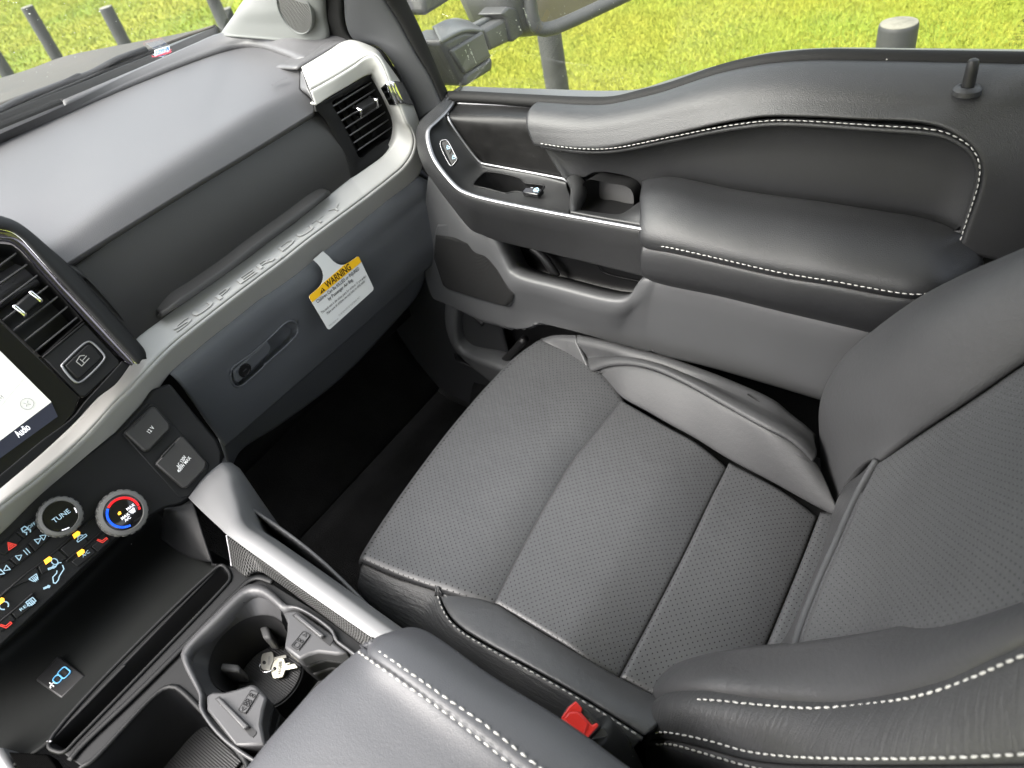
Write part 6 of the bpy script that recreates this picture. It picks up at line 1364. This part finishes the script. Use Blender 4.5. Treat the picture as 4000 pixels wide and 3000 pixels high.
# driver-side corner trim
c0 = pts('F', 'z', [(60, 1525, .49), (390, 1545, .49), (560, 1800, .49), (250, 1850, .49)]); prism('corner_trim', c0, .02, m_ribtrim, con, .002)
cc = pts('F', 'z', [(-300, 1450, .485), (0, 1490, .488), (160, 1760, .488), (-200, 1900, .48)]); prism('side_corner', cc, .03, m_rail, con, .004)
mesh('console_body', *[(lambda P: (P, [(0,1,2,3),(4,7,6,5),(0,4,5,1),(1,5,6,2),(2,6,7,3),(3,7,4,0)]))([V3(-.2,-.8,.0),V3(.14,-.8,.0),V3(.14,.3,.0),V3(-.2,.3,.0),V3(-.2,-.8,.38),V3(.12,-.8,.38),V3(.10,.26,.38),V3(-.2,.26,.38)])][0], m_black, con)
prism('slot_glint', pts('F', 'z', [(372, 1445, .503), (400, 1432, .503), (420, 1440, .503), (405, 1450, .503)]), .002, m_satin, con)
# ---- armrest lid
zl = .60
gv = pts('M', 'z', [(668, 412, .585), (760, 490, .597), (900, 590, .601), (1100, 740, .603), (1300, 890, .604), (1500, 1041, .604), (1900, 1340, .604)])
fl_ = pts('M', 'z', [(-500, 1700, .575), (60, 1041, .575), (180, 890, .575), (300, 752, .575), (400, 640, .575), (500, 545, .575), (600, 462, .577), (668, 412, .585)])
bkl = [V3(-.30, -.62, .604)]+[gv[-1]+np.array([-.1, -.02, 0]), gv[-1]]
G = coons(fl_, bkl, [fl_[0], bkl[0]], gv, 90, 90)
G = sink(G, .004, .025, 't'); G = sink(G, .003, .007, 'r'); G = drop(G, [(-.0, .002, -.008), (0, .0, -.035), (0, -.004, -.08)], end=False)
lid = grid('armrest_lid', G, m_vinyl_lid, con, thick=.006)
gv = [g for g in G[3:, -1][::6]]+[G[-1, -1]]
Glid = G
rs_ = pts('M', 'z', [(730, 384, .580), (830, 337, .580), (900, 322, .580), (970, 337, .581), (1060, 390, .582), (1300, 562, .586), (1700, 815, .588), (2010, 1041, .588), (2300, 1250, .588)])
G = coons(gv, rs_, [gv[0]]+pts('M', 'z', [(700, 397, .582)])+[rs_[0]], [gv[-1], rs_[-1]], 110, 40); G = sink(G, .003, .02, 'l')
G = sink(G, .008, .045, 'b'); G = sink(G, .003, .007, 't'); G = drop(G, [(.001, .0, -.008), (-.002, .0, -.04), (-.006, 0, -.09)])
wl2 = np.array([G[:, 0]+np.array(o_)*np.linspace(.2, 1, len(G))[:, None] for o_ in ((0, -.012, -.06), (0, -.006, -.03), (0, -.002, -.01))]).transpose(1, 0, 2)
grid('lid_side', np.concatenate([wl2, G], 1), m_vinyl_lid, lid, thick=.006)
st1 = pts('M', 'z', [(640, 432, .582), (700, 475, .597), (850, 578, .606), (1100, 750, .608), (1300, 905, .608), (1470, 1041, .608), (1800, 1290, .608)])
st2 = pts('M', 'z', [(688, 402, .583), (760, 452, .596), (900, 548, .604), (1100, 688, .606), (1300, 826, .607), (1560, 1030, .607), (1900, 1290, .607)])
Gside = G
st1 = proj_loop(Glid, 'M', [(652, 452), (692, 482), (842, 586), (1090, 758), (1290, 913), (1460, 1050), (1790, 1300)])
st2 = proj_loop(Gside, 'M', [(722, 427), (760, 452), (900, 548), (1100, 688), (1300, 826), (1560, 1030), (1900, 1290)])
for s_, h_ in ((st1, .0045), (st2, .0075)): stitches('stitching', tocam(cr(s_, 200), h_), m_thread, lid, .0066, .0030, .0010, nrm=(0, -.1, 1), lift=.0012)
# ================================================================ seat belt buckle
PBk = (at('N', 450, 860, 'z', .46), unit([-.25, -.30, .92])); nB_ = PBk[1]
Bk = lambda l, off=0.: pts('N', 'p', l, (PBk[0]+nB_*off, nB_))
bk_ = thing('seat_belt_buckle', 'black seat belt buckle with bright red release button beside the seat', 'seat belt buckle', tuple(PBk[0]-np.array([0, 0, .2])))
m_red = mat('red_plastic', (.62, .025, .020), .38, .5)
m_bkl = mat('black_buckle_plastic', (.02, .02, .02), .5, .5, bump=[('noise', 900, .2, .0004)], speck=.01)
prism('buckle_shell', Bk([(418, 642), (318, 720), (243, 840), (300, 930), (525, 1095), (700, 915), (450, 650)], -.004), .028, m_bkl, bk_, .003)
rbn = prism('release_button', Bk([(412, 658), (335, 720), (254, 838), (262, 860), (312, 920), (505, 1070), (535, 1066), (664, 922), (636, 890), (596, 920), (575, 905), (468, 782), (488, 742)], .0), .012, m_red, bk_, .0025)
prism('button_step', Bk([(340, 770), (440, 768), (560, 900), (520, 1000), (490, 1050), (320, 915), (275, 850)], .0022), .004, m_red, rbn, .002)
prism('latch_gap', Bk([(490, 745), (470, 780), (590, 918), (634, 888), (640, 870)], -.006), .004, m_black, bk_)
prism('latch_metal', Bk([(545, 860), (560, 850), (605, 900), (588, 915)], -.004), .003, m_satin, bk_)
stalk = [Bk([(640, 1000)], -.03)[0], Bk([(790, 1150)], -.055)[0], Bk([(930, 1330)], -.09)[0], Bk([(1050, 1500)], -.16)[0]]
tube('buckle_stalk', cr(stalk, 20), [.021-.0003*i for i in range(20)], m_bkl, bk_, n=12, flat=.55, up=nB_)
prism('shell_panel', Bk([(545, 1085), (700, 925), (770, 1010), (765, 1045), (690, 1065), (600, 1075), (575, 1105)], -.006), .02, m_bkl, bk_, .004)
# carpeted flap behind the buckle
fp = pts('N', 'x', [(700, 905, .19), (780, 860, .19), (870, 832, .19), (960, 838, .19), (1060, 865, .19), (1150, 915, .19), (1240, 965, .19)])
sf = grid('seat_side_flap', loft([fp, [p+np.array([-.004, 0, -.05]) for p in fp], [p+np.array([-.01, 0, -.3]) for p in fp]], 40, 14), m_carpet, seat, thick=.003)
tube('flap_edge', cr(fp, 40), .0022, m_rubber, seat, n=6)
# ================================================================ keys in the front cup well
PK2z = .422
ky = lambda l, z: pts('Y', 'z', l, z)
m_nick = mat('nickel', (.62, .60, .54), .35, .5, metal=1., bump=[('noise', 300, .15, .0005)])
m_brass = mat('pale_brass', (.88, .84, .68), .38, .5, metal=1.)
def circ(cx, cy, r, n=14): return [(cx+r*math.cos(t), cy+r*1.05*math.sin(t)) for t in np.linspace(0, 2*math.pi, n, endpoint=False)]
k1_ = thing('key', 'dull nickel key lying underneath in the cup holder', 'key', tuple(ky([(700, 800)], .42)[0]), 'two keys in the cup holder')
h1_ = prism('key_head', ky([(545, 555), (600, 520), (790, 480), (840, 490), (862, 540), (890, 690), (870, 760), (800, 900), (780, 1000), (740, 1015), (560, 1015), (520, 930), (498, 800), (515, 650)], .4235), .002, m_nick, k1_, .0005)
prism('key_hole', ky(circ(602, 795, 52), .4238), .0004, m_ink, h1_)
prism('key_blade', ky([(870, 640), (1230, 570), (1240, 650), (880, 715)], .423), .0018, m_nick, k1_, .0003)
text('key_letters', 'WEISER', frame(ky([(740, 870)], .424)[0], ky([(760, 620)], .424)[0]-ky([(740, 870)], .424)[0], ky([(690, 740)], .424)[0]-ky([(760, 740)], .424)[0]), 0, -.001, .0035, m_satin, h1_, width=.012)
k2_ = thing('key', 'bright brass key stamped with digits lying on top in the cup holder', 'key', tuple(ky([(1000, 1000)], .425)[0]), 'two keys in the cup holder')
h2_ = prism('key_head', ky([(905, 715), (1140, 665), (1175, 690), (1215, 830), (1205, 1010), (1160, 1160), (1130, 1210), (880, 1255), (845, 1225), (800, 1080), (805, 960), (860, 800)], .4275), .002, m_brass, k2_, .0005)
prism('key_hole', ky(circ(905, 968, 48), .4279), .0004, m_ink, h2_)
prism('key_blade', ky([(1200, 820), (1345, 790), (1350, 815), (1270, 845), (1265, 875), (1480, 825), (1565, 930), (1550, 945), (1200, 1012)], .4272), .0018, m_brass, k2_, .0003)
text('key_digits', 'FEGBB', frame(ky([(1085, 1130)], .428)[0], ky([(1110, 780)], .428)[0]-ky([(1085, 1130)], .428)[0], ky([(1020, 950)], .428)[0]-ky([(1110, 960)], .428)[0]), 0, 0, .0055, m_ink, h2_, width=.0165, h=.0003)
ring_ = ky([(500, 830), (470, 900), (490, 1000), (540, 1060), (640, 1075), (760, 1050), (860, 1000), (905, 970)], .4295)
ko = tube('key_ring', cr(ring_, 40), .0007, m_chrome, None, n=8); ko['label'] = 'thin wire ring joining the two keys in the cup holder'; ko['category'] = 'key ring'
